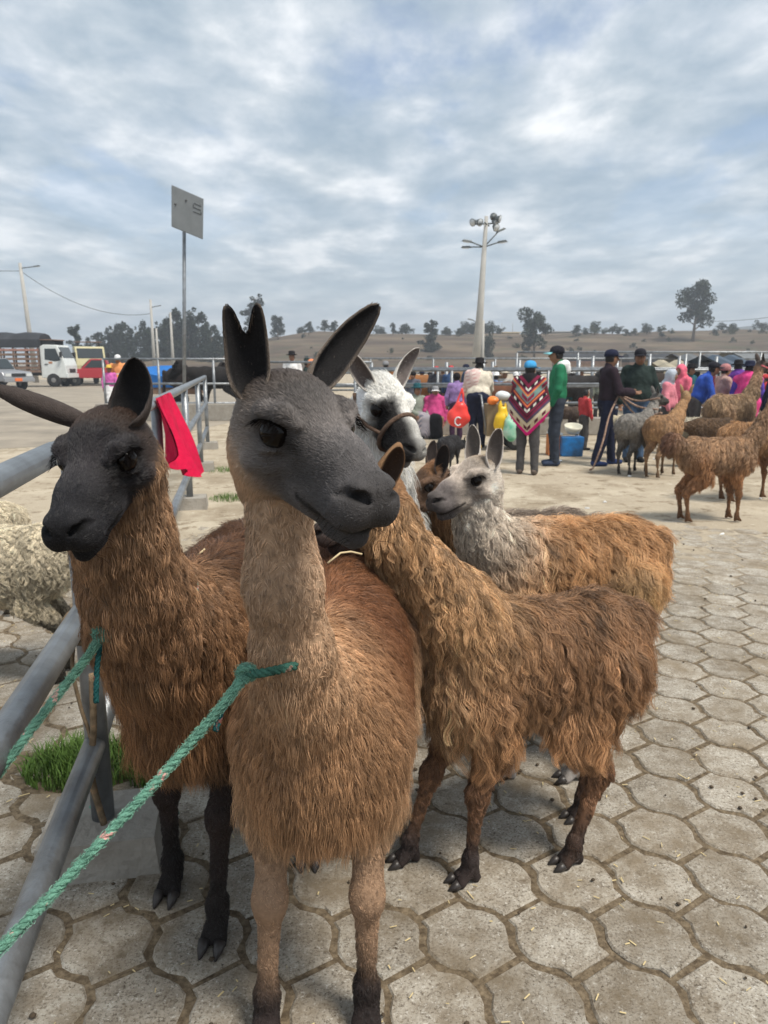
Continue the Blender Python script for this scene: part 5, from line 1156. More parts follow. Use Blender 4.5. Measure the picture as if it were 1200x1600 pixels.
# ------------------------------------------------------------------ the llamas in front
palA = dict(back=(0.21, 0.09, 0.04), belly=(0.44, 0.21, 0.08), chest=(0.42, 0.235, 0.12), neck0=(0.5, 0.31, 0.18), neck1=(0.58, 0.4, 0.27), leg0=(0.4, 0.255, 0.16), leg1=(0.5, 0.32, 0.19), foot=(0.034, 0.024, 0.022),
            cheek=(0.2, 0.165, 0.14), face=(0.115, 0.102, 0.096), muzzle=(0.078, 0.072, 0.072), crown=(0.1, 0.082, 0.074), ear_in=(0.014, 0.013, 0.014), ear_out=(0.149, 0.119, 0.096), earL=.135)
A = llama('llama', 'tan llama with smooth grey face turned sideways, green rope knotted at its neck', (-.13, 1.67), -90, .97,
          neck=[(-.14, 1.40, .78, .12), (-.150, 1.28, .90, .082), (-.158, 1.190, 1.02, .058), (-.162, 1.14, 1.15, .051), (-.152, 1.09, 1.33, .050)],
          head=((-.125, 1.045, 1.415), -50, 14, 0), pal=palA, feet=dict(fl=(-.04, 1.435), fr=(-.265, 1.415)),
          ears=(((-.05, .90, 1.0), (.75, -.45, 0), .19, .056), ((-.05, -.20, 1), (.75, -.5, 0), .130, .066)), h=.010, hh=.0030, notch=(0, .34), hs=.92, deep=.05,
          fl=dict(n=125000, torso=.070, neck=.012, chestf=.45, leg=.006, belly=.06, clump=.015, clump_s=.55, radius=.00048, lift=.55, wave=.0016, wavef=5, frizz=.11, var=.22, cvar=.15), face=dict(n=60000, radius=.00035, lift=.25), nails=True, seed=3)
palB = dict(palA, back=(0.125, 0.06, 0.03), belly=(0.33, 0.155, 0.06), chest=(0.31, 0.155, 0.068), neck0=(0.33, 0.185, 0.098), neck1=(0.37, 0.225, 0.13), leg0=(0.036, 0.024, 0.021), leg1=(0.049, 0.034, 0.022), foot=(0.018, 0.014, 0.013),
            cheek=(0.055, 0.038, 0.031), face=(0.019, 0.017, 0.019), muzzle=(0.015, 0.0145, 0.017), crown=(0.042, 0.026, 0.02), ear_out=(0.065, 0.051, 0.046), earL=.135)
B = llama('llama', 'black-faced brown llama facing forward beside the metal railing, green rope at its neck', (-.47, 2.03), -97, .96,
          neck=[(-.49, 1.72, .80, .17), (-.51, 1.57, .93, .13), (-.51, 1.44, 1.06, .092), (-.50, 1.37, 1.18, .076), (-.49, 1.30, 1.30, .062)],
          head=((-.475, 1.25, 1.352), -98, 25, 3), pal=palB, feet=dict(fl=(-.44, 1.70), fr=(-.61, 1.88)),
          ears=(((-.30, .20, 1), (.9, -.20, .3), .125, .088), ((.10, -1.0, .62), (-.75, 0, -.6), .185, .044)), h=.010, hh=.0030, hs=.86, deep=.10,
          fl=dict(n=95000, torso=.095, neck=.030, chestf=.75, leg=.008, belly=.09, clump=.018, clump_s=.55, radius=.00055, lift=.6, wave=.0032, wavef=5, var=.28, cvar=.24, frizz=.14), face=dict(n=50000, radius=.00038, lift=.3), nails=True, seed=13)
palC = dict(back=(0.33, 0.18, 0.092), belly=(0.5, 0.31, 0.165), chest=(0.5, 0.31, 0.17), neck0=(0.48, 0.29, 0.15), neck1=(0.46, 0.275, 0.14), leg0=(0.22, 0.115, 0.062), leg1=(0.38, 0.205, 0.1), foot=(0.036, 0.026, 0.024),
            cheek=(0.320, 0.176, 0.088), face=(0.192, 0.112, 0.064), muzzle=(0.080, 0.056, 0.048), crown=(0.288, 0.160, 0.080), ear_in=(0.060, 0.036, 0.024), ear_out=(0.256, 0.144, 0.072))
Cc = llama('llama', 'small shaggy brown llama with wavy wool standing side on behind the tan one', (.44, 2.05), 197, .80,
           neck=[(.27, 2.00, .72, .13), (.19, 1.97, .83, .105), (.10, 1.93, .95, .075), (.03, 1.90, 1.04, .062), (-.005, 1.88, 1.10, .058)],
           head=((-.03, 1.90, 1.15), 190, 20, 0), pal=palC, feet=dict(fl=(.252, 1.90), fr=(.08, 1.99), hl=(.575, 1.98), hr=(.66, 2.21)), ears=(((-.6, .6, .9), (.5, .8, 0)), ((-1.2, -.6, .9), (.3, -.8, 0))),
           h=.010, hh=.006, short=.84, deep=.03, fl=dict(n=85000, torso=.10, neck=.055, leg=.03, belly=.08, clump=.018, clump_s=.78, radius=.00065, lift=.35, wave=.006, wavef=8, npts=9, cvar=.26, grav=1.0, var=.26, frizz=.16), face=dict(n=12000, radius=.0006), nails=True, seed=23)
palD = dict(back=(0.56, 0.31, 0.145), belly=(0.44, 0.25, 0.12), chest=(0.5, 0.33, 0.2), neck0=(0.72, 0.61, 0.49), neck1=(0.74, 0.66, 0.57), leg0=(0.491, 0.427, 0.362), leg1=(0.473, 0.323, 0.164), foot=(0.420, 0.384, 0.360),
            cheek=(0.72, 0.65, 0.57), face=(0.42, 0.36, 0.31), muzzle=(0.15, 0.13, 0.125), crown=(0.42, 0.33, 0.25), ear_in=(.17, .145, .13), ear_out=(.72, .66, .60), earL=.15)
D_ = llama('llama', 'golden brown llama with pale grey face and neck, ears upright', (.66, 2.66), 186, .90,
           neck=[(.44, 2.62, .80, .12), (.375, 2.60, .87, .095), (.338, 2.58, .94, .074), (.328, 2.56, 1.00, .062), (.325, 2.55, 1.05, .058)],
           head=((.312, 2.53, 1.112), 212, 11, 0), pal=palD, feet=dict(fl=(.45, 2.45), fr=(.43, 2.72), hl=(.70, 2.44), hr=(.84, 2.80)), ears=(((-.25, .25, 1), (.4, .9, 0)), ((-.15, -.10, 1), (.6, .3, 0))),
           h=.011, hh=.0038, hs=.88, short=.78, fl=dict(n=60000, torso=.09, chestf=.6, neck=.022, leg=.02, belly=.08, clump=.024, clump_s=.6, radius=.0008, lift=.5, wave=.008, wavef=6, cvar=.2), face=dict(n=24000, radius=.0005), nails=True, seed=33)
# ------------------------------------------------------------------ vehicles
WPAINT = mat('white_paint', (.66, .69, .68), .35, var=.08, vscale=3, spec=.5); BLKP = mat('black_plastic', (.018, .018, .02), .6); RUB = mat('tyre_rubber', (.022, .022, .023), .9, var=.2, vscale=20); RIM = mat('rim_steel', (.28, .28, .28), .45, metal=.5); TARP = mat('dark_tarpaulin', (.030, .033, .040), .8, var=.3, vscale=1.5, bump=.5, bscale=4)
WOODR = mat('weathered_wood', (.20, .13, .095), .9, var=.3, vscale=5); PINKR = mat('faded_red_rail', (.38, .20, .16), .8, var=.2, vscale=4); REDP = mat('red_paint', (.38, .02, .03), .35, spec=.5); YELP = mat('pale_yellow_paint', (.50, .46, .26), .45); GREYP = mat('silver_paint', (.30, .31, .33), .35, metal=.3); GLASSV = mat('vehicle_glass', (.025, .033, .036), .12, spec=.6); ORG = mat('orange_plate', (.75, .17, .04), .6); HEADL = mat('headlight_glass', (.6, .62, .62), .15); BLUET = mat('blue_tarp', (.01, .13, .42), .55, var=.2, vscale=2, bump=.3, bscale=5)
def wheel(parent, c, r, w_, ax='y'):
    rot = Matrix.Rotation(rad(90), 3, 'X')
    b = MB(); b.lathe(c, [(r * .6, -w_ / 2), (r * .92, -w_ / 2), (r, -w_ * .35), (r, w_ * .35), (r * .92, w_ / 2), (r * .6, w_ / 2)], 22, rot=rot); t = b.build('wheel', RUB, parent)
    b = MB(); b.lathe(c, [(.04, -w_ * .56), (r * .35, -w_ * .5), (r * .62, -w_ * .40), (r * .62, w_ * .40), (r * .35, w_ * .5), (.04, w_ * .56)], 18, rot=rot); b.build('rim', RIM, t)
def stake_truck(label, x, y, rz, paint, tarp=True, L=4.6, cab=True, z0=0, bodyh=1.5):
    """local +x is forward, y across; origin under the rear of the cab"""
    r = empty('stake_truck', (x, y, z0), rad(rz)); tag(r, label, 'truck')
    W = 2.0
    b = MB(); b.box((-L / 2 + .1, 0, .78), (L + .4, .9, .18)); b.build('chassis', BLKP, r)
    b = MB(); b.box((-L / 2, 0, .95), (L, W + .1, .14)); b.build('bed_floor', WOODR, r)
    for s in (-1, 1):
        for k in range(7):
            px_ = -L + .06 + (L - .12) * k / 6; b = MB(); b.box((px_, s * W / 2, 1.02 + bodyh / 2), (.09, .07, bodyh)); b.build('stake', WOODR, r)
        for k in range(5):
            b = MB(); b.box((-L / 2, s * (W / 2 + .05), 1.16 + bodyh * .2 * k), (L, .035, .13 if k < 4 else .12)); b.build('side_rail', PINKR if k == 4 else WOODR, r)
    for k in range(4):
        b = MB(); b.box((-L - .01, 0, 1.16 + bodyh * .22 * k), (.04, W, .13)); b.build('tail_rail', WOODR, r)
    if tarp:
        n = 9; vs = []; fs = []
        for i in range(n):
            xx = -L - .05 + (L + .1) * i / (n - 1); sg = .05 * math.sin(i * 2.2)
            for (yy, zz) in ((-W / 2 - .10, 1.06 + bodyh), (-W / 2 - .06, 1.52 + bodyh), (-W * .3, 1.86 + bodyh + sg), (0, 1.95 + bodyh + sg), (W * .3, 1.86 + bodyh + sg), (W / 2 + .06, 1.52 + bodyh), (W / 2 + .10, 1.06 + bodyh)): vs.append((xx, yy, zz))
        fs = [(i * 7 + k, i * 7 + k + 1, (i + 1) * 7 + k + 1, (i + 1) * 7 + k) for i in range(n - 1) for k in range(6)] + [tuple(range(7)), tuple((n - 1) * 7 + k for k in range(7))]
        b = MB(); b.add(vs, fs); b.build('canopy', TARP, r)
    for s in (-1, 1): wheel(r, (-L * .72, s * .82, .42), .42, .30)
    if cab:
        b = MB(); b.prism([(.02, .55), (.02, 2.45), (.25, 2.56), (1.05, 2.54), (1.38, 1.72), (1.52, 1.30), (1.55, .55)], -.95, .95); b.build('cab', paint, r, bevel=.05)
        b = MB(); b.prism([(1.10, 2.40), (1.36, 1.76), (1.385, 1.77), (1.125, 2.42)], -.82, .82); b.build('windscreen', GLASSV, r)
        for s in (-1, 1):
            b = MB(); b.prism([(.28, 1.66), (.32, 2.32), (.98, 2.32), (1.24, 1.62), (.9, 1.55)], s * .955 - .008, s * .955 + .008); d = b.build('side_window', GLASSV, r)
            b = MB(); b.prism([(.16, .70), (.16, 2.40), (1.02, 2.40), (1.34, 1.60), (1.30, .95), (1.05, .70)], s * .952 - .006, s * .952 + .002 * s); dr = b.build('door', paint, r)
            b = MB(); b.box((.36, s * .975, 1.38), (.2, .03, .05)); b.build('handle', BLKP, dr)
            b = MB(); b.box((1.33, s * 1.12, 1.95), (.10, .20, .34)); b.build('mirror', BLKP, r)
            wheel(r, (.72, s * .85, .42), .42, .26)
            b = MB(); b.box((1.545, s * .66, .98), (.05, .30, .22)); b.build('headlight', HEADL, r)
        b = MB(); b.box((1.58, 0, .68), (.12, 1.95, .26)); b.build('bumper', paint, r, bevel=.03)
        b = MB(); b.box((1.545, 0, .98), (.04, .95, .24)); b.build('grille', BLKP, r)
        b = MB(); b.box((.45, 0, 2.85), (.9, 1.7, .05)); b.build('roof_rack', WOODR, r)
        for k in (-1, 1):
            b = MB(); b.box((.45, k * .7, 2.68), (.8, .05, .34)); b.build('rack_leg', BLKP, r)
        b = MB(); b.box((.62, -.962, 1.48), (.22, .012, .12)); b.build('door_decal', mat('decal_rust', (.45, .20, .10), .6, var=.4, vscale=20), r)
    return r
p = g_(70, 602); stake_truck('white cab-over stake truck with dark tarpaulin canopy', at(76, 600, 47)[0], 47, 2, WPAINT, bodyh=1.35)
def pickup(label, x, y, rz, paint, bed=True, z0=0):
    r = empty('pickup', (x, y, z0), rad(rz)); tag(r, label, 'pickup')
    b = MB(); b.prism([(-2.5, .5), (-2.5, 1.12), (-.6, 1.12), (1.1, 1.10), (2.25, 1.0), (2.4, .8), (2.4, .5)], -.88, .88); b.build('body', paint, r, bevel=.05)
    b = MB(); b.prism([(-.62, 1.1), (-.45, 1.70), (.45, 1.72), (1.1, 1.1)], -.80, .80); c_ = b.build('cabin', paint, r, bevel=.04)
    b = MB(); b.prism([(.52, 1.66), (1.06, 1.15), (1.09, 1.17), (.55, 1.69)], -.72, .72); b.build('windscreen', GLASSV, c_)
    for s in (-1, 1):
        b = MB(); b.prism([(-.5, 1.16), (-.38, 1.62), (.40, 1.63), (.88, 1.16)], s * .805 - .008, s * .805 + .008); b.build('side_window', GLASSV, c_)
        for xx in (-1.55, 1.5): wheel(r, (xx, s * .80, .36), .36, .24)
        b = MB(); b.box((2.38, s * .62, .84), (.07, .32, .16)); b.build('headlight', HEADL, r)
    b = MB(); b.box((2.42, 0, .58), (.14, 1.78, .22)); b.build('bumper', GREYP, r, bevel=.03)
    b = MB(); b.box((2.40, 0, .84), (.05, .8, .16)); b.build('grille', BLKP, r)
    b = MB(); b.box((2.50, -.1, .60), (.03, .42, .16)); b.build('number_plate', ORG, r)
    return r
pickup('silver pickup with an orange number plate beside the covered truck', at(-14, 600, 41)[0], 41, -28, GREYP)
pickup('red pickup parked behind the orange vest person', at(158, 600, 49)[0], 49, 196, REDP)
pickup('white pickup half hidden behind the red pickup', at(140, 600, 58)[0], 58, 200, WPAINT)
stake_truck('pale yellow truck nose to nose with the white truck cab', at(131, 600, 51)[0], 52, -60, YELP, False, 3.2, bodyh=.9)
# trucks and stalls beyond the railings on the right
stake_truck('open stake truck under a black tarpaulin behind the green jacket man', at(962, 600, 84)[0], 84, 0, REDP, True, 7.0, False, bodyh=.55)
stake_truck('long stake truck with weathered rails behind the stout man', at(1050, 600, 80)[0], 80, 3, WPAINT, True, 5.2, False, bodyh=.45)
def stall(label, px0, px1, ytop, y, m, depth=2.2):
    a, c = at(px0, ytop, y), at(px1, ytop, y); wd = c[0] - a[0]; z = a[2]; r = empty('market_stall', (a[0], y, 0)); tag(r, label, 'stall')
    for xx in (.05, wd - .05):
        for yy in (0, depth): b = MB(); b.tube([(xx, yy, 0), (xx, yy, z - .05)], .035, 6); b.build('post', GALV, r)
    n = 7; vs = []; fs = []
    for i in range(n):
        xx = -.15 + (wd + .3) * i / (n - 1); sg = -.10 * math.sin(math.pi * (i % 3) / 2)
        for (yy, dz_) in ((-.3, -.20), (-.28, .0), (depth / 2, .28), (depth + .3, 0)):
            for th in (0, -.03): vs.append((xx, yy, z + dz_ + sg + th))
    for i in range(n - 1):
        for k in range(3): q = i * 8 + k * 2; w2 = q + 8; fs += [(q, q + 2, w2 + 2, w2), (q + 1, w2 + 1, w2 + 3, q + 3)]
    b = MB(); b.add(vs, fs); b.build('awning', m, r)
    b = MB(); b.box((wd / 2, .25, .45), (wd * .9, .6, .9)); b.build('counter', WOODR, r)
stall('market stall with a dark grey awning behind the blue jacket man', 1076, 1128, 566, 24, mat('grey_awning', (.11, .118, .126), .8, var=.2, vscale=2))
stall('market stall with a blue-grey awning over a wooden counter', 1128, 1165, 569, 22, mat('blue_awning', (.06, .085, .12), .8, var=.2, vscale=2))
stall('market stall with cream canvas beside the upright pen posts', 1040, 1078, 578, 21, mat('cream_awning', (.36, .32, .24), .85, var=.15, vscale=2))
stall('long market stall with a pale awning at the edge of the herd', 1165, 1240, 560, 26, mat('pale_awning', (.17, .178, .185), .8, var=.2, vscale=2))
# blue tarpaulin trough on the left
p = at(262, 580, 24); b = MB(); n = 14; vs = []; fs = []
for i in range(n + 1):
    a = i / n; xx = -1.05 + 2.1 * a
    for (yy, zz) in ((-.5, .72), (-.55, 1.12 + .05 * math.sin(a * 9)), (0, 1.30 + .10 * math.sin(a * 3.14)), (.5, 1.12), (.5, .72)): vs.append((xx, yy, zz))
fs = [(i * 5 + k, i * 5 + k + 1, (i + 1) * 5 + k + 1, (i + 1) * 5 + k) for i in range(n) for k in range(4)] + [tuple(range(5)), tuple(n * 5 + k for k in range(5))] + [(i * 5, (i + 1) * 5, (i + 1) * 5 + 4, i * 5 + 4) for i in range(n)]
rt0 = empty('covered_cart', (p[0], 24, 0)); tag(rt0, 'low cart under a bright blue tarpaulin behind the pen railing', 'cart')
b.add(vs, fs); b.build('tarpaulin', BLUET, rt0); b = MB(); b.box((0, 0, .62), (2.0, .95, .22)); b.build('cart_bed', WOODR, rt0)
for s in (-1, 1): wheel(rt0, (.2, s * .5, .3), .3, .12)

# ------------------------------------------------------------------ hand cart, bags and litter
def blob(name, label, cat, c, prims, m, h=.014, amp=.012, freq=24, seed=0):
    c = np.array(c, float); f = Field(c - .55, c + .55, h)
    for q in prims:
        if q[0] == 'e': f.ell(c + np.array(q[1]), q[2], k=.03)
        else: f.cap(c + np.array(q[1]), c + np.array(q[2]), q[3], q[4], .025)
    f.plane_cut((0, 0, .002), (0, 0, -1)); V, Q = f.mesh(1); N = normals(V, Q); V = V + N * (amp * snoise(V, freq, seed))[:, None]; V[:, 2] = np.maximum(V[:, 2], .002)
    o_ = np.array([c[0], c[1], 0]); return tag(link(name, mesh_np(name, V - o_, [Q], m)), label, cat), o_
def bag(name, label, c, prims, m, **k): o, l_ = blob(name, label, 'bag', c, prims, m, **k); o.location = l_; return o
plastic = lambda n, c: mat('plastic_' + n, c, .35, var=.12, vscale=8, spec=.5)
cart = empty('hand_cart', (x_(784, 13.0), 13.0, 0)); tag(cart, 'brown box hand cart with small wheels loaded with shopping bags', 'cart')
b = MB(); b.box((0, 0, .52), (.62, .55, .55), None, 1.06); b.build('box', mat('cart_board', (.22, .165, .095), .85, var=.2, vscale=5), cart, bevel=.01)
for s in (-1, 1): wheel(cart, (.18, s * .24, .14), .14, .06)
b = MB(); b.tube([(-.30, -.22, .25), (-.42, -.22, .95), (-.42, .22, .95), (-.30, .22, .25)], .016, 8); b.build('handle', GALV, cart)
yx = x_(784, 12.6)
bag('carrier_bag', 'bulging yellow plastic bag hanging on the hand cart', (yx, 12.62, .58), [('e', (0, 0, -.10), (.15, .10, .21)), ('e', (0, 0, .02), (.10, .07, .15)), ('c', (-.05, 0, .1), (-.04, 0, .27), .022, .012), ('c', (.05, 0, .1), (.04, 0, .26), .022, .012)], plastic('yellow', (.75, .48, .01)), seed=1)
bag('carrier_bag', 'green and white plastic bag beside the yellow one', (x_(797, 12.5), 12.5, .45), [('e', (0, 0, -.08), (.13, .09, .19)), ('e', (0, 0, .05), (.10, .06, .14)), ('c', (-.04, 0, .12), (-.05, .02, .28), .022, .012)], mat('plastic_green', (.02, .38, .20), .35, var=.4, vscale=6, col2=(.55, .68, .58), spec=.5), seed=2)
bag('carrier_bag', 'orange plastic bag on top of the hand cart box', (x_(769, 12.7), 12.7, .86), [('e', (0, 0, 0), (.10, .09, .07))], plastic('orange', (.85, .22, .03)), seed=3)
bag('carrier_bag', 'white plastic bag lying on the hand cart box', (x_(783, 13.1), 13.1, .92), [('e', (0, 0, 0), (.14, .10, .09))], plastic('white', (.62, .66, .68)), seed=4)
bag('carrier_bag', 'red carrier bag with white lettering hanging at the stooping woman side', (x_(716, 12.6), 12.6, .68), [('e', (0, 0, -.10), (.20, .09, .17)), ('e', (.02, 0, .02), (.14, .07, .15)), ('c', (-.05, 0, .08), (.04, .04, .38), .030, .014), ('c', (.08, 0, .08), (.06, .05, .38), .030, .014)], plastic('red', (.72, .045, .035)), seed=5)
_red = [o for o in bpy.data.objects if o.name.startswith('carrier_bag')][-1]; b = MB(); ring = [(-.02 + .055 * math.cos(t), -.098, .52 + .07 * math.sin(t)) for t in np.linspace(.7, 5.6, 14)]; b.tube(ring, .012, 6); b.build('lettering', plastic('white', (.62, .66, .68)), _red)
# boxes and bags on the ground by the green jacket man
cx, cy = g_(868, 712)[:2]
b = MB(); b.box((0, 0, .17), (.20, .22, .34)); tag(b.build('carton', mat('orange_carton', (.50, .17, .05), .8, var=.2, vscale=6), bevel=.008, loc=(cx - .02, cy + .1, 0)), 'orange cardboard carton next to the blue shopping bag', 'box')
b = MB(); b.box((0, 0, .16), (.34, .24, .32), None, 1.08); sb = b.build('shopping_bag', mat('shopper_blue', (.015, .22, .62), .45, var=.5, vscale=5, col2=(.03, .06, .10), spec=.4), bevel=.02, loc=(cx + .24, cy - .02, 0)); tag(sb, 'square glossy blue and black shopping bag on the dirt', 'bag')
b = MB(); b.box((0, 0, .34), (.22, .2, .03), Matrix.Rotation(.1, 3, 'Y')); tag(b.build('paper_sheet', plastic('white', (.62, .66, .68)), loc=(cx - .01, cy + .08, .02)), 'white paper lying on the orange carton', 'paper')
b = MB(); b.lathe((0, 0, .34), [(.02, 0), (.10, .02), (.14, .10), (.145, .14), (.135, .13), (.09, .03), (.02, .015)], 18, rot=Matrix.Rotation(.25, 3, 'X')); tag(b.build('plastic_bowl', mat('milky_plastic', (.62, .60, .50), .4), loc=(cx + .26, cy, .02)), 'milky plastic tub resting on the blue shopping bag', 'bowl')
def litter(label, px, py, r, m, cat='litter', name='foam_plate', h=.012):
    p = g_(px, py); b = MB(); rr = random.Random(px); n = 12
    b.lathe((0, 0, .004), [(r * .6, 0), (r, h * .8), (r * 1.02, h), (r * .96, h), (r * .6, .003), (.003, .003)], n, sy=rr.uniform(.6, 1), rot=Matrix.Rotation(rr.uniform(0, 3), 3, 'Z')); o = b.build(name, m, loc=(p[0], p[1], 0)); tag(o, label, cat); return o
PW_ = mat('foam_white', (.75, .76, .76), .7)
litter('white foam plate on the dirt behind the green jacket man', 868, 721, .13, PW_, 'plate')
litter('white foam plate on the dirt in front of the seated women', 628, 681, .14, PW_, 'plate')
for i, (px, py) in enumerate([(900, 690), (893, 705), (1022, 718), (797, 702), (710, 679), (690, 678), (905, 700), (945, 785), (917, 795), (1190, 780), (985, 745), (1128, 836), (900, 668), (858, 800), (930, 722)]):
    p = g_(px, py); b = MB(); rr = random.Random(i); s_ = rr.uniform(.018, .045); vs = [(rr.uniform(-1, 1) * s_, rr.uniform(-.7, .7) * s_, rr.uniform(.006, .02)) for _ in range(6)]
    me = bpy.data.meshes.new('paper_scrap'); bm = bmesh.new(); [bm.verts.new((v[0], v[1], v[2])) for v in vs] + [bm.verts.new((v[0], v[1], .001)) for v in vs]; bmesh.ops.convex_hull(bm, input=bm.verts); bm.to_mesh(me); bm.free(); me.materials.append(PW_)
    o = link('paper_scrap', me); o.location = (p[0], p[1], .002); tag(o, 'small white paper scrap lying on the dirt', 'litter', 'paper scraps on the dirt')
b = MB(); p = g_(748, 703); b.lathe((0, 0, .05), [(.01, -.05), (.04, -.04), (.055, 0), (.04, .04), (.01, .05)], 12); tag(b.build('fruit', yellow, loc=(p[0], p[1], 0)), 'yellow fruit lying at the feet of the stooping woman', 'fruit')
# chips, straw and droppings on the paving
def scatter(name, n, mk, m, seed, xr=(-1.6, 3.0), yr=(1.2, 6.5), zt=.010):
    rr = random.Random(seed); b = MB()
    for _ in range(n):
        y = yr[0] + (yr[1] - yr[0]) * rr.random() ** 1.3; x = rr.uniform(-.85 - .35 * y, .55 + .45 * y); mk(b, rr, x, y, zt)
    return tag(b.build(name, m), kind='stuff')
def mk_straw(b, rr, x, y, z):
    a = rr.uniform(0, 3.14); l_ = rr.uniform(.006, .022) * (2.0 if rr.random() < .12 else 1); q = Matrix.Rotation(a, 3, 'Z'); b.box((x, y, z + .0015), (l_, rr.uniform(.0012, .0035), .0016), q)
def mk_drop(b, rr, x, y, z):
    s_ = rr.uniform(.004, .010); b.lathe((x, y, z), [(s_ * .5, -.001), (s_, s_ * .4), (s_ * .6, s_ * .9), (.0005, s_)], 6, sy=rr.uniform(.6, 1), rot=Matrix.Rotation(rr.uniform(0, 3), 3, 'Z'))
scatter('straw_bits', 700, mk_straw, mat('straw', (.62, .50, .27), .8, var=.2, vscale=30), 3); scatter('droppings', 200, mk_drop, mat('dung', (.075, .055, .036), .95, var=.3, vscale=40), 4)
# tall grass at the foot of the railing
GR = mat('grass_blade', (.095, .17, .035), .7, var=.4, vscale=12, spec=.2)
def grass(cx, cy, rx, ry, n, hmax, seed):
    r = np.random.default_rng(seed); V = []; F = []
    for _ in range(n):
        a = r.uniform(0, 6.28); q = math.sqrt(r.uniform()); x, y = cx + rx * q * math.cos(a), cy + ry * q * math.sin(a); h_ = hmax * r.uniform(.35, 1) * (1.15 - q * .6); d = r.uniform(0, 6.28); w_ = r.uniform(.0015, .003); bend = r.uniform(.2, .9) * h_
        dx_, dy_ = math.cos(d), math.sin(d); px_, py_ = -dy_ * w_, dx_ * w_; b0 = len(V)
        V += [(x - px_, y - py_, 0), (x + px_, y + py_, 0), (x + dx_ * bend * .3 - px_, y + dy_ * bend * .3 - py_, h_ * .6), (x + dx_ * bend * .3 + px_, y + dy_ * bend * .3 + py_, h_ * .6), (x + dx_ * bend, y + dy_ * bend, h_)]
        F += [(b0, b0 + 1, b0 + 3, b0 + 2), (b0 + 2, b0 + 3, b0 + 4, b0 + 4)]
    V = np.array(V); Q4 = np.array([f for f in F if f[2] != f[3]]); T3 = np.array([f[:3] for f in F if f[2] == f[3]]); return tag(link('grass', mesh_np('grass', V, [Q4, T3], GR)), 'green grass tuft at the foot of the near railing post', 'grass', kind='stuff')
grass(-1.13, 2.52, .22, .16, 1500, .14, 1); grass(-.84, 2.50, .14, .12, 700, .13, 2); grass(fx_(7.6) + .3, 8.1, .22, .22, 350, .09, 3); grass(fx_(10) + .3, 10.3, .3, .25, 350, .09, 4)

# ------------------------------------------------------------------ ropes
def rope_mat(name, c, c2):
    m = bpy.data.materials.new(name); m.use_nodes = True; t = m.node_tree; b = t.nodes['Principled BSDF']; b.inputs['Roughness'].default_value = .95; b.inputs['Specular IOR Level'].default_value = .1
    co = t.nodes.new('ShaderNodeTexCoord')
    n = t.nodes.new('ShaderNodeTexNoise'); n.inputs['Scale'].default_value = 38; n.inputs['Detail'].default_value = 3; t.links.new(co.outputs['Object'], n.inputs['Vector'])
    r = t.nodes.new('ShaderNodeValToRGB'); e = r.color_ramp.elements; e[0].position = .35; e[0].color = (*[x * .55 for x in c], 1); e[1].position = .55; e[1].color = (*c, 1); q = e.new(.62); q.color = (*c, 1); q = e.new(.645); q.color = (*c2, 1); t.links.new(n.outputs['Fac'], r.inputs[0]); t.links.new(r.outputs[0], b.inputs['Base Color'])
    n2 = t.nodes.new('ShaderNodeTexNoise'); n2.inputs['Scale'].default_value = 420; bp = t.nodes.new('ShaderNodeBump'); bp.inputs['Strength'].default_value = .8; bp.inputs['Distance'].default_value = .004; t.links.new(co.outputs['Object'], n2.inputs['Vector']); t.links.new(n2.outputs['Fac'], bp.inputs['Height']); t.links.new(bp.outputs[0], b.inputs['Normal']); return m
GROPE = rope_mat('green_rope', (.15, .33, .245), (.60, .34, .30)); BROPE = rope_mat('pale_rope', (.36, .24, .18), (.5, .35, .28)); TWINE = rope_mat('twine', (.23, .17, .11), (.3, .2, .12))
def smooth_path(pts, n):
    P = np.array(pts, float); P = np.vstack([2 * P[0] - P[1], P, 2 * P[-1] - P[-2]]); out = []
    for i in range(1, len(P) - 2):
        for t in np.linspace(0, 1, n, endpoint=False):
            a, b_, c_, d_ = P[i - 1], P[i], P[i + 1], P[i + 2]; out.append(.5 * ((2 * b_) + (c_ - a) * t + (2 * a - 5 * b_ + 4 * c_ - d_) * t * t + (3 * b_ - 3 * c_ + d_ - a) * t ** 3))
    out.append(P[-2]); return np.array(out)
def twisted(b, path, R_, strands=3, pitch=.05, n=7):
    """three strands wound round each other along the path"""
    d = np.gradient(path, axis=0); d = nrm(d); L = np.concatenate([[0], np.cumsum(np.linalg.norm(np.diff(path, axis=0), axis=1))])
    m = max(8, int(L[-1] / (pitch / 8))); s = np.linspace(0, L[-1], m); Pp = np.stack([np.interp(s, L, path[:, i]) for i in range(3)], 1); D = nrm(np.stack([np.interp(s, L, d[:, i]) for i in range(3)], 1))
    u = nrm(np.cross(D, np.array([.3, .2, 1.0]))); v = np.cross(D, u)
    for k in range(strands):
        a = 2 * math.pi * (s / pitch + k / strands); b.tube(list(Pp + (u * np.cos(a)[:, None] + v * np.sin(a)[:, None]) * R_ * .52), R_ * .56, n)
    return b
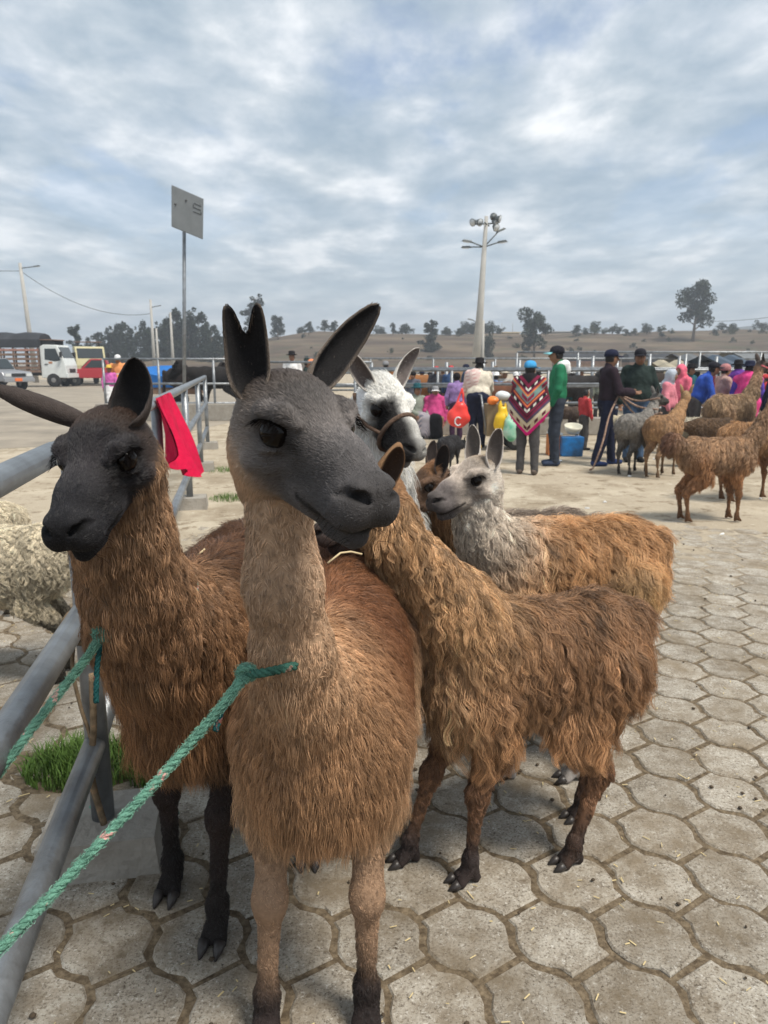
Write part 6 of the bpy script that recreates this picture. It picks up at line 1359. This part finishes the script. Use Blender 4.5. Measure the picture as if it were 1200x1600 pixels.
def fuzz(parent, path, R_, n, c, seed):
    r = np.random.default_rng(seed); i = r.integers(0, len(path) - 1, n); t = r.uniform(size=(n, 1)); P = path[i] * (1 - t) + path[i + 1] * t; d = nrm(path[i + 1] - path[i]); a = nrm(np.cross(d, r.normal(size=(n, 3)))); P = P + a * R_ * .9
    X = np.stack([P, P + a * .0018 + d * .002 * r.normal(size=(n, 1)), P + a * .0028 + d * .004 * r.normal(size=(n, 1)) + .001 * r.normal(size=(n, 3))], 1)
    cu = bpy.data.hair_curves.new('rope_fuzz'); cu.add_curves([3] * n); o = link('rope_fuzz', cu, parent); cu.attributes['position'].data.foreach_set('vector', (X - np.array(parent.location)).astype(np.float32).ravel())
    ra = cu.attributes.get('radius') or cu.attributes.new('radius', 'FLOAT', 'POINT'); ra.data.foreach_set('value', np.full(n * 3, .0003, np.float32)); hc = cu.attributes.new('hc', 'FLOAT_COLOR', 'CURVE'); cc = np.ones((n, 4), np.float32); cc[:, :3] = np.array(c) * r.uniform(.6, 1.3, (n, 1)); hc.data.foreach_set('color', cc.ravel()); cu.materials.append(hair_mat())
def pt(px, py, t): return np.array([0, 0, CAM_H]) + ray(px, py) * t
def lead_rope(label, pth, R_, ringc, ringr, tailp, seed, up=(0, 0, 1)):
    r = empty('lead_rope', tuple(pth[0])); tag(r, label, 'rope'); o = np.array(pth[0]); loc = tuple(-o)
    P = smooth_path(pth, 10); b = MB(); twisted(b, P, R_, 3, R_ * 5); b.build('rope', GROPE, r, loc=loc); fuzz(r, P, R_, 1600, (.18, .38, .28), seed)
    k = pth[0]; q = np.array([[0, 0, -1.3], [1.6, -.6, -.3], [1.2, -1.0, 1.5], [-1.0, -1.1, 1.6], [-1.5, -.4, .2], [.2, -1.2, -.9], [1.4, .2, .7], [-.4, .5, 1.3], [-1.3, -.9, -.5], [0, -1.2, -1.6]]) * R_
    KP = smooth_path(q + k, 6); b = MB(); twisted(b, KP, R_ * .85, 3, R_ * 4.2); b.build('knot', GROPE, r, loc=loc); fuzz(r, KP, R_ * .85, 500, (.18, .38, .28), seed + 1)
    c, (ra_, rb_), nrm_ = ringc, ringr, vnorm(up); e1 = vnorm(np.cross(nrm_, (1, .2, 0))); e2 = np.cross(nrm_, e1); RP = np.array([c + e1 * ra_ * math.cos(t) + e2 * rb_ * math.sin(t) for t in np.linspace(0, 6.283, 40)])
    b = MB(); twisted(b, RP, R_ * .55, 3, R_ * 3.5); b.build('neck_loop', GROPE, r, loc=loc)
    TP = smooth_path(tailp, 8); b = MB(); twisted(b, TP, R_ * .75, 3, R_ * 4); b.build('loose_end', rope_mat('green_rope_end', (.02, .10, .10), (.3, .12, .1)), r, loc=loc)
    return r
k1 = pt(385, 1052, 1.185); lead_rope('thick green rope with pink flecks running from the grey-faced llama', [k1, pt(345, 1105, 1.15), pt(250, 1215, 1.11), pt(130, 1345, 1.06), pt(20, 1462, 1.01), pt(-120, 1600, .95)], .0070, np.array([-.155, 1.235, 1.005]), (.058, .058), [k1, pt(352, 1100, 1.165), pt(336, 1142, 1.15)], 1, (0, -.35, .94))
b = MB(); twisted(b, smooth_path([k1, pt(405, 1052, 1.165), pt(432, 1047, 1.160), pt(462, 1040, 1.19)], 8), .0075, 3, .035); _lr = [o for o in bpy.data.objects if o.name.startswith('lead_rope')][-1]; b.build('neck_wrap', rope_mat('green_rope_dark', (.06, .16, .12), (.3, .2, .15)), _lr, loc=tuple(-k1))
k2 = pt(160, 992, 1.46); lead_rope('green rope running from the black-faced llama to the railing', [k2, pt(130, 1035, 1.44), pt(75, 1105, 1.40), pt(0, 1205, 1.34), pt(-90, 1310, 1.28)], .0076, np.array([-.51, 1.50, 1.02]), (.110, .110), [k2, pt(152, 1040, 1.455), pt(150, 1098, 1.45)], 5, (0, -.4, .92))
r = empty('green_rope_coil', (-.80, 2.2, 0)); b = MB(); P = smooth_path([(-.62, 1.98, .18), (-.70, 2.1, .05), (-.80, 2.25, .03), (-.93, 2.28, .03), (-.98, 2.16, .06), (-.88, 2.06, .16)], 10); twisted(b, P, .008, 3, .04); b.build('rope', GROPE, r, loc=(.80, -2.2, 0)); tag(r, 'loose green rope coil lying by the railing footing', 'rope')
# brown cord lashed round the middle rail, twine down the post
b = MB(); c = np.array([fx_(1.98) + .05, 1.98, .76]); ax = vnorm((-.2, 1, 0)); e1 = vnorm(np.cross(ax, (0, 0, 1))); e2 = np.cross(e1, ax)
b.tube([c + ax * (.012 * t / 6.28) + (e1 * math.cos(t) + e2 * math.sin(t)) * .047 for t in np.linspace(0, 6.28 * 3, 70)], .0085, 7); tag(b.build('lashing_cord', TWINE), 'brown cord lashed round the end of the middle rail', 'cord')
b = MB(); xp = fx_(2.05) + .055
b.tube(smooth_path([(xp, 1.985, .78), (xp - .02, 1.975, .65), (xp - .012, 1.985, .52), (xp + .012, 1.985, .40), (xp - .005, 1.99, .28), (xp + .02, 1.985, .16)], 8).tolist(), .0055, 6); b.tube(smooth_path([(xp + .03, 1.985, .62), (xp + .022, 1.98, .45), (xp + .005, 1.98, .30), (xp + .03, 1.98, .14)], 8).tolist(), .010, 7); tag(b.build('hanging_twine', TWINE), 'frayed twine hanging down the near railing post', 'cord')
# lead ropes in the hands of the tracksuit man
h1 = at(967, 617, 10.75); ends = [at(1030, 622, 10.2), at(1028, 640, 10.1), at(1034, 645, 10.0)]
for i, e in enumerate(ends):
    b = MB(); m_ = (h1 + e) / 2 - np.array([0, 0, .06 + .12 * (i == 2)]); b.tube(smooth_path([h1, m_, e], 8).tolist(), .014, 6); tag(b.build('lead_rope', BROPE), 'pale lead rope stretched from the tracksuit man to the young alpacas', 'rope', 'pale lead ropes')
b = MB(); b.tube(smooth_path([h1, at(952, 650, 10.5), at(942, 690, 10.3), at(928, 728, 10.2), at(922, 734, 10.1)], 8).tolist(), .014, 6); tag(b.build('lead_rope', BROPE), 'pale rope end hanging from the tracksuit man hands to the ground', 'rope')

# ------------------------------------------------------------------ red shawl hung on the railing
RS_ = cloth('red_shawl', (.55, .010, .055), .12, 7); vs = []; fs = []; nx, nz = 26, 20; yc = 4.85
for side in (0, 1):
    for i in range(nx):
        for k in range(nz):
            u, v = i / (nx - 1), k / (nz - 1); y = yc - .36 + .95 * u; zt = 1.285; ln = .62 * (.55 + .55 * u * (1.6 - u)); z = zt - ln * v - .03 * math.sin(u * 11) * v
            fold = .045 * math.sin(u * 15 + 2.5 * v) * v ** .6 + .022 * math.sin(u * 37 + v) * v; x = fx_(y) + .045 + fold + .20 * v * (.35 + .65 * u) - side * .010; vs.append((x, y + .05 * v * (u - .3), z))
n_ = nx * nz
for side in (0, 1):
    for i in range(nx - 1):
        for k in range(nz - 1):
            a = side * n_ + i * nz + k; q = (a, a + 1, a + nz + 1, a + nz); fs.append(q if side else q[::-1])
b = MB(); b.add(vs, fs, True); tag(b.build('hanging_shawl', RS_), 'crimson red shawl hung over the near railing', 'shawl')
# straw caught in the wool of two llamas
SM = mat('straw_stalk', (.62, .50, .30), .8)
for i, (pp, lab) in enumerate([([pt(512, 880, 1.86), pt(532, 864, 1.88), pt(548, 862, 1.90), pt(566, 866, 1.9)], 'bent dry straw stalk lying on the back of the grey-faced llama'), ([pt(297, 880, 2.0), pt(308, 868, 2.0), pt(320, 858, 2.02)], 'dry straw stalk caught on the back of the black-faced llama')]):
    b = MB(); b.tube(pp, .003, 5); tag(b.build('straw_stalk', SM), lab, 'straw')

# ------------------------------------------------------------------ thin haze over the valley
b = MB(); b.box((0, 300, 17), (860, 700, 38))
hz = tag(b.build('haze', mat('unused_haze')), kind='stuff'); hm = bpy.data.materials.new('haze_air'); hm.use_nodes = True; t = hm.node_tree; t.nodes.clear()
pv = t.nodes.new('ShaderNodeVolumePrincipled'); pv.inputs['Color'].default_value = (.86, .92, 1.0, 1); pv.inputs['Density'].default_value = .0016; pv.inputs['Anisotropy'].default_value = .2
ou = t.nodes.new('ShaderNodeOutputMaterial'); t.links.new(pv.outputs[0], ou.inputs['Volume']); hz.data.materials.clear(); hz.data.materials.append(hm)
sc.cycles.volume_bounces = 0
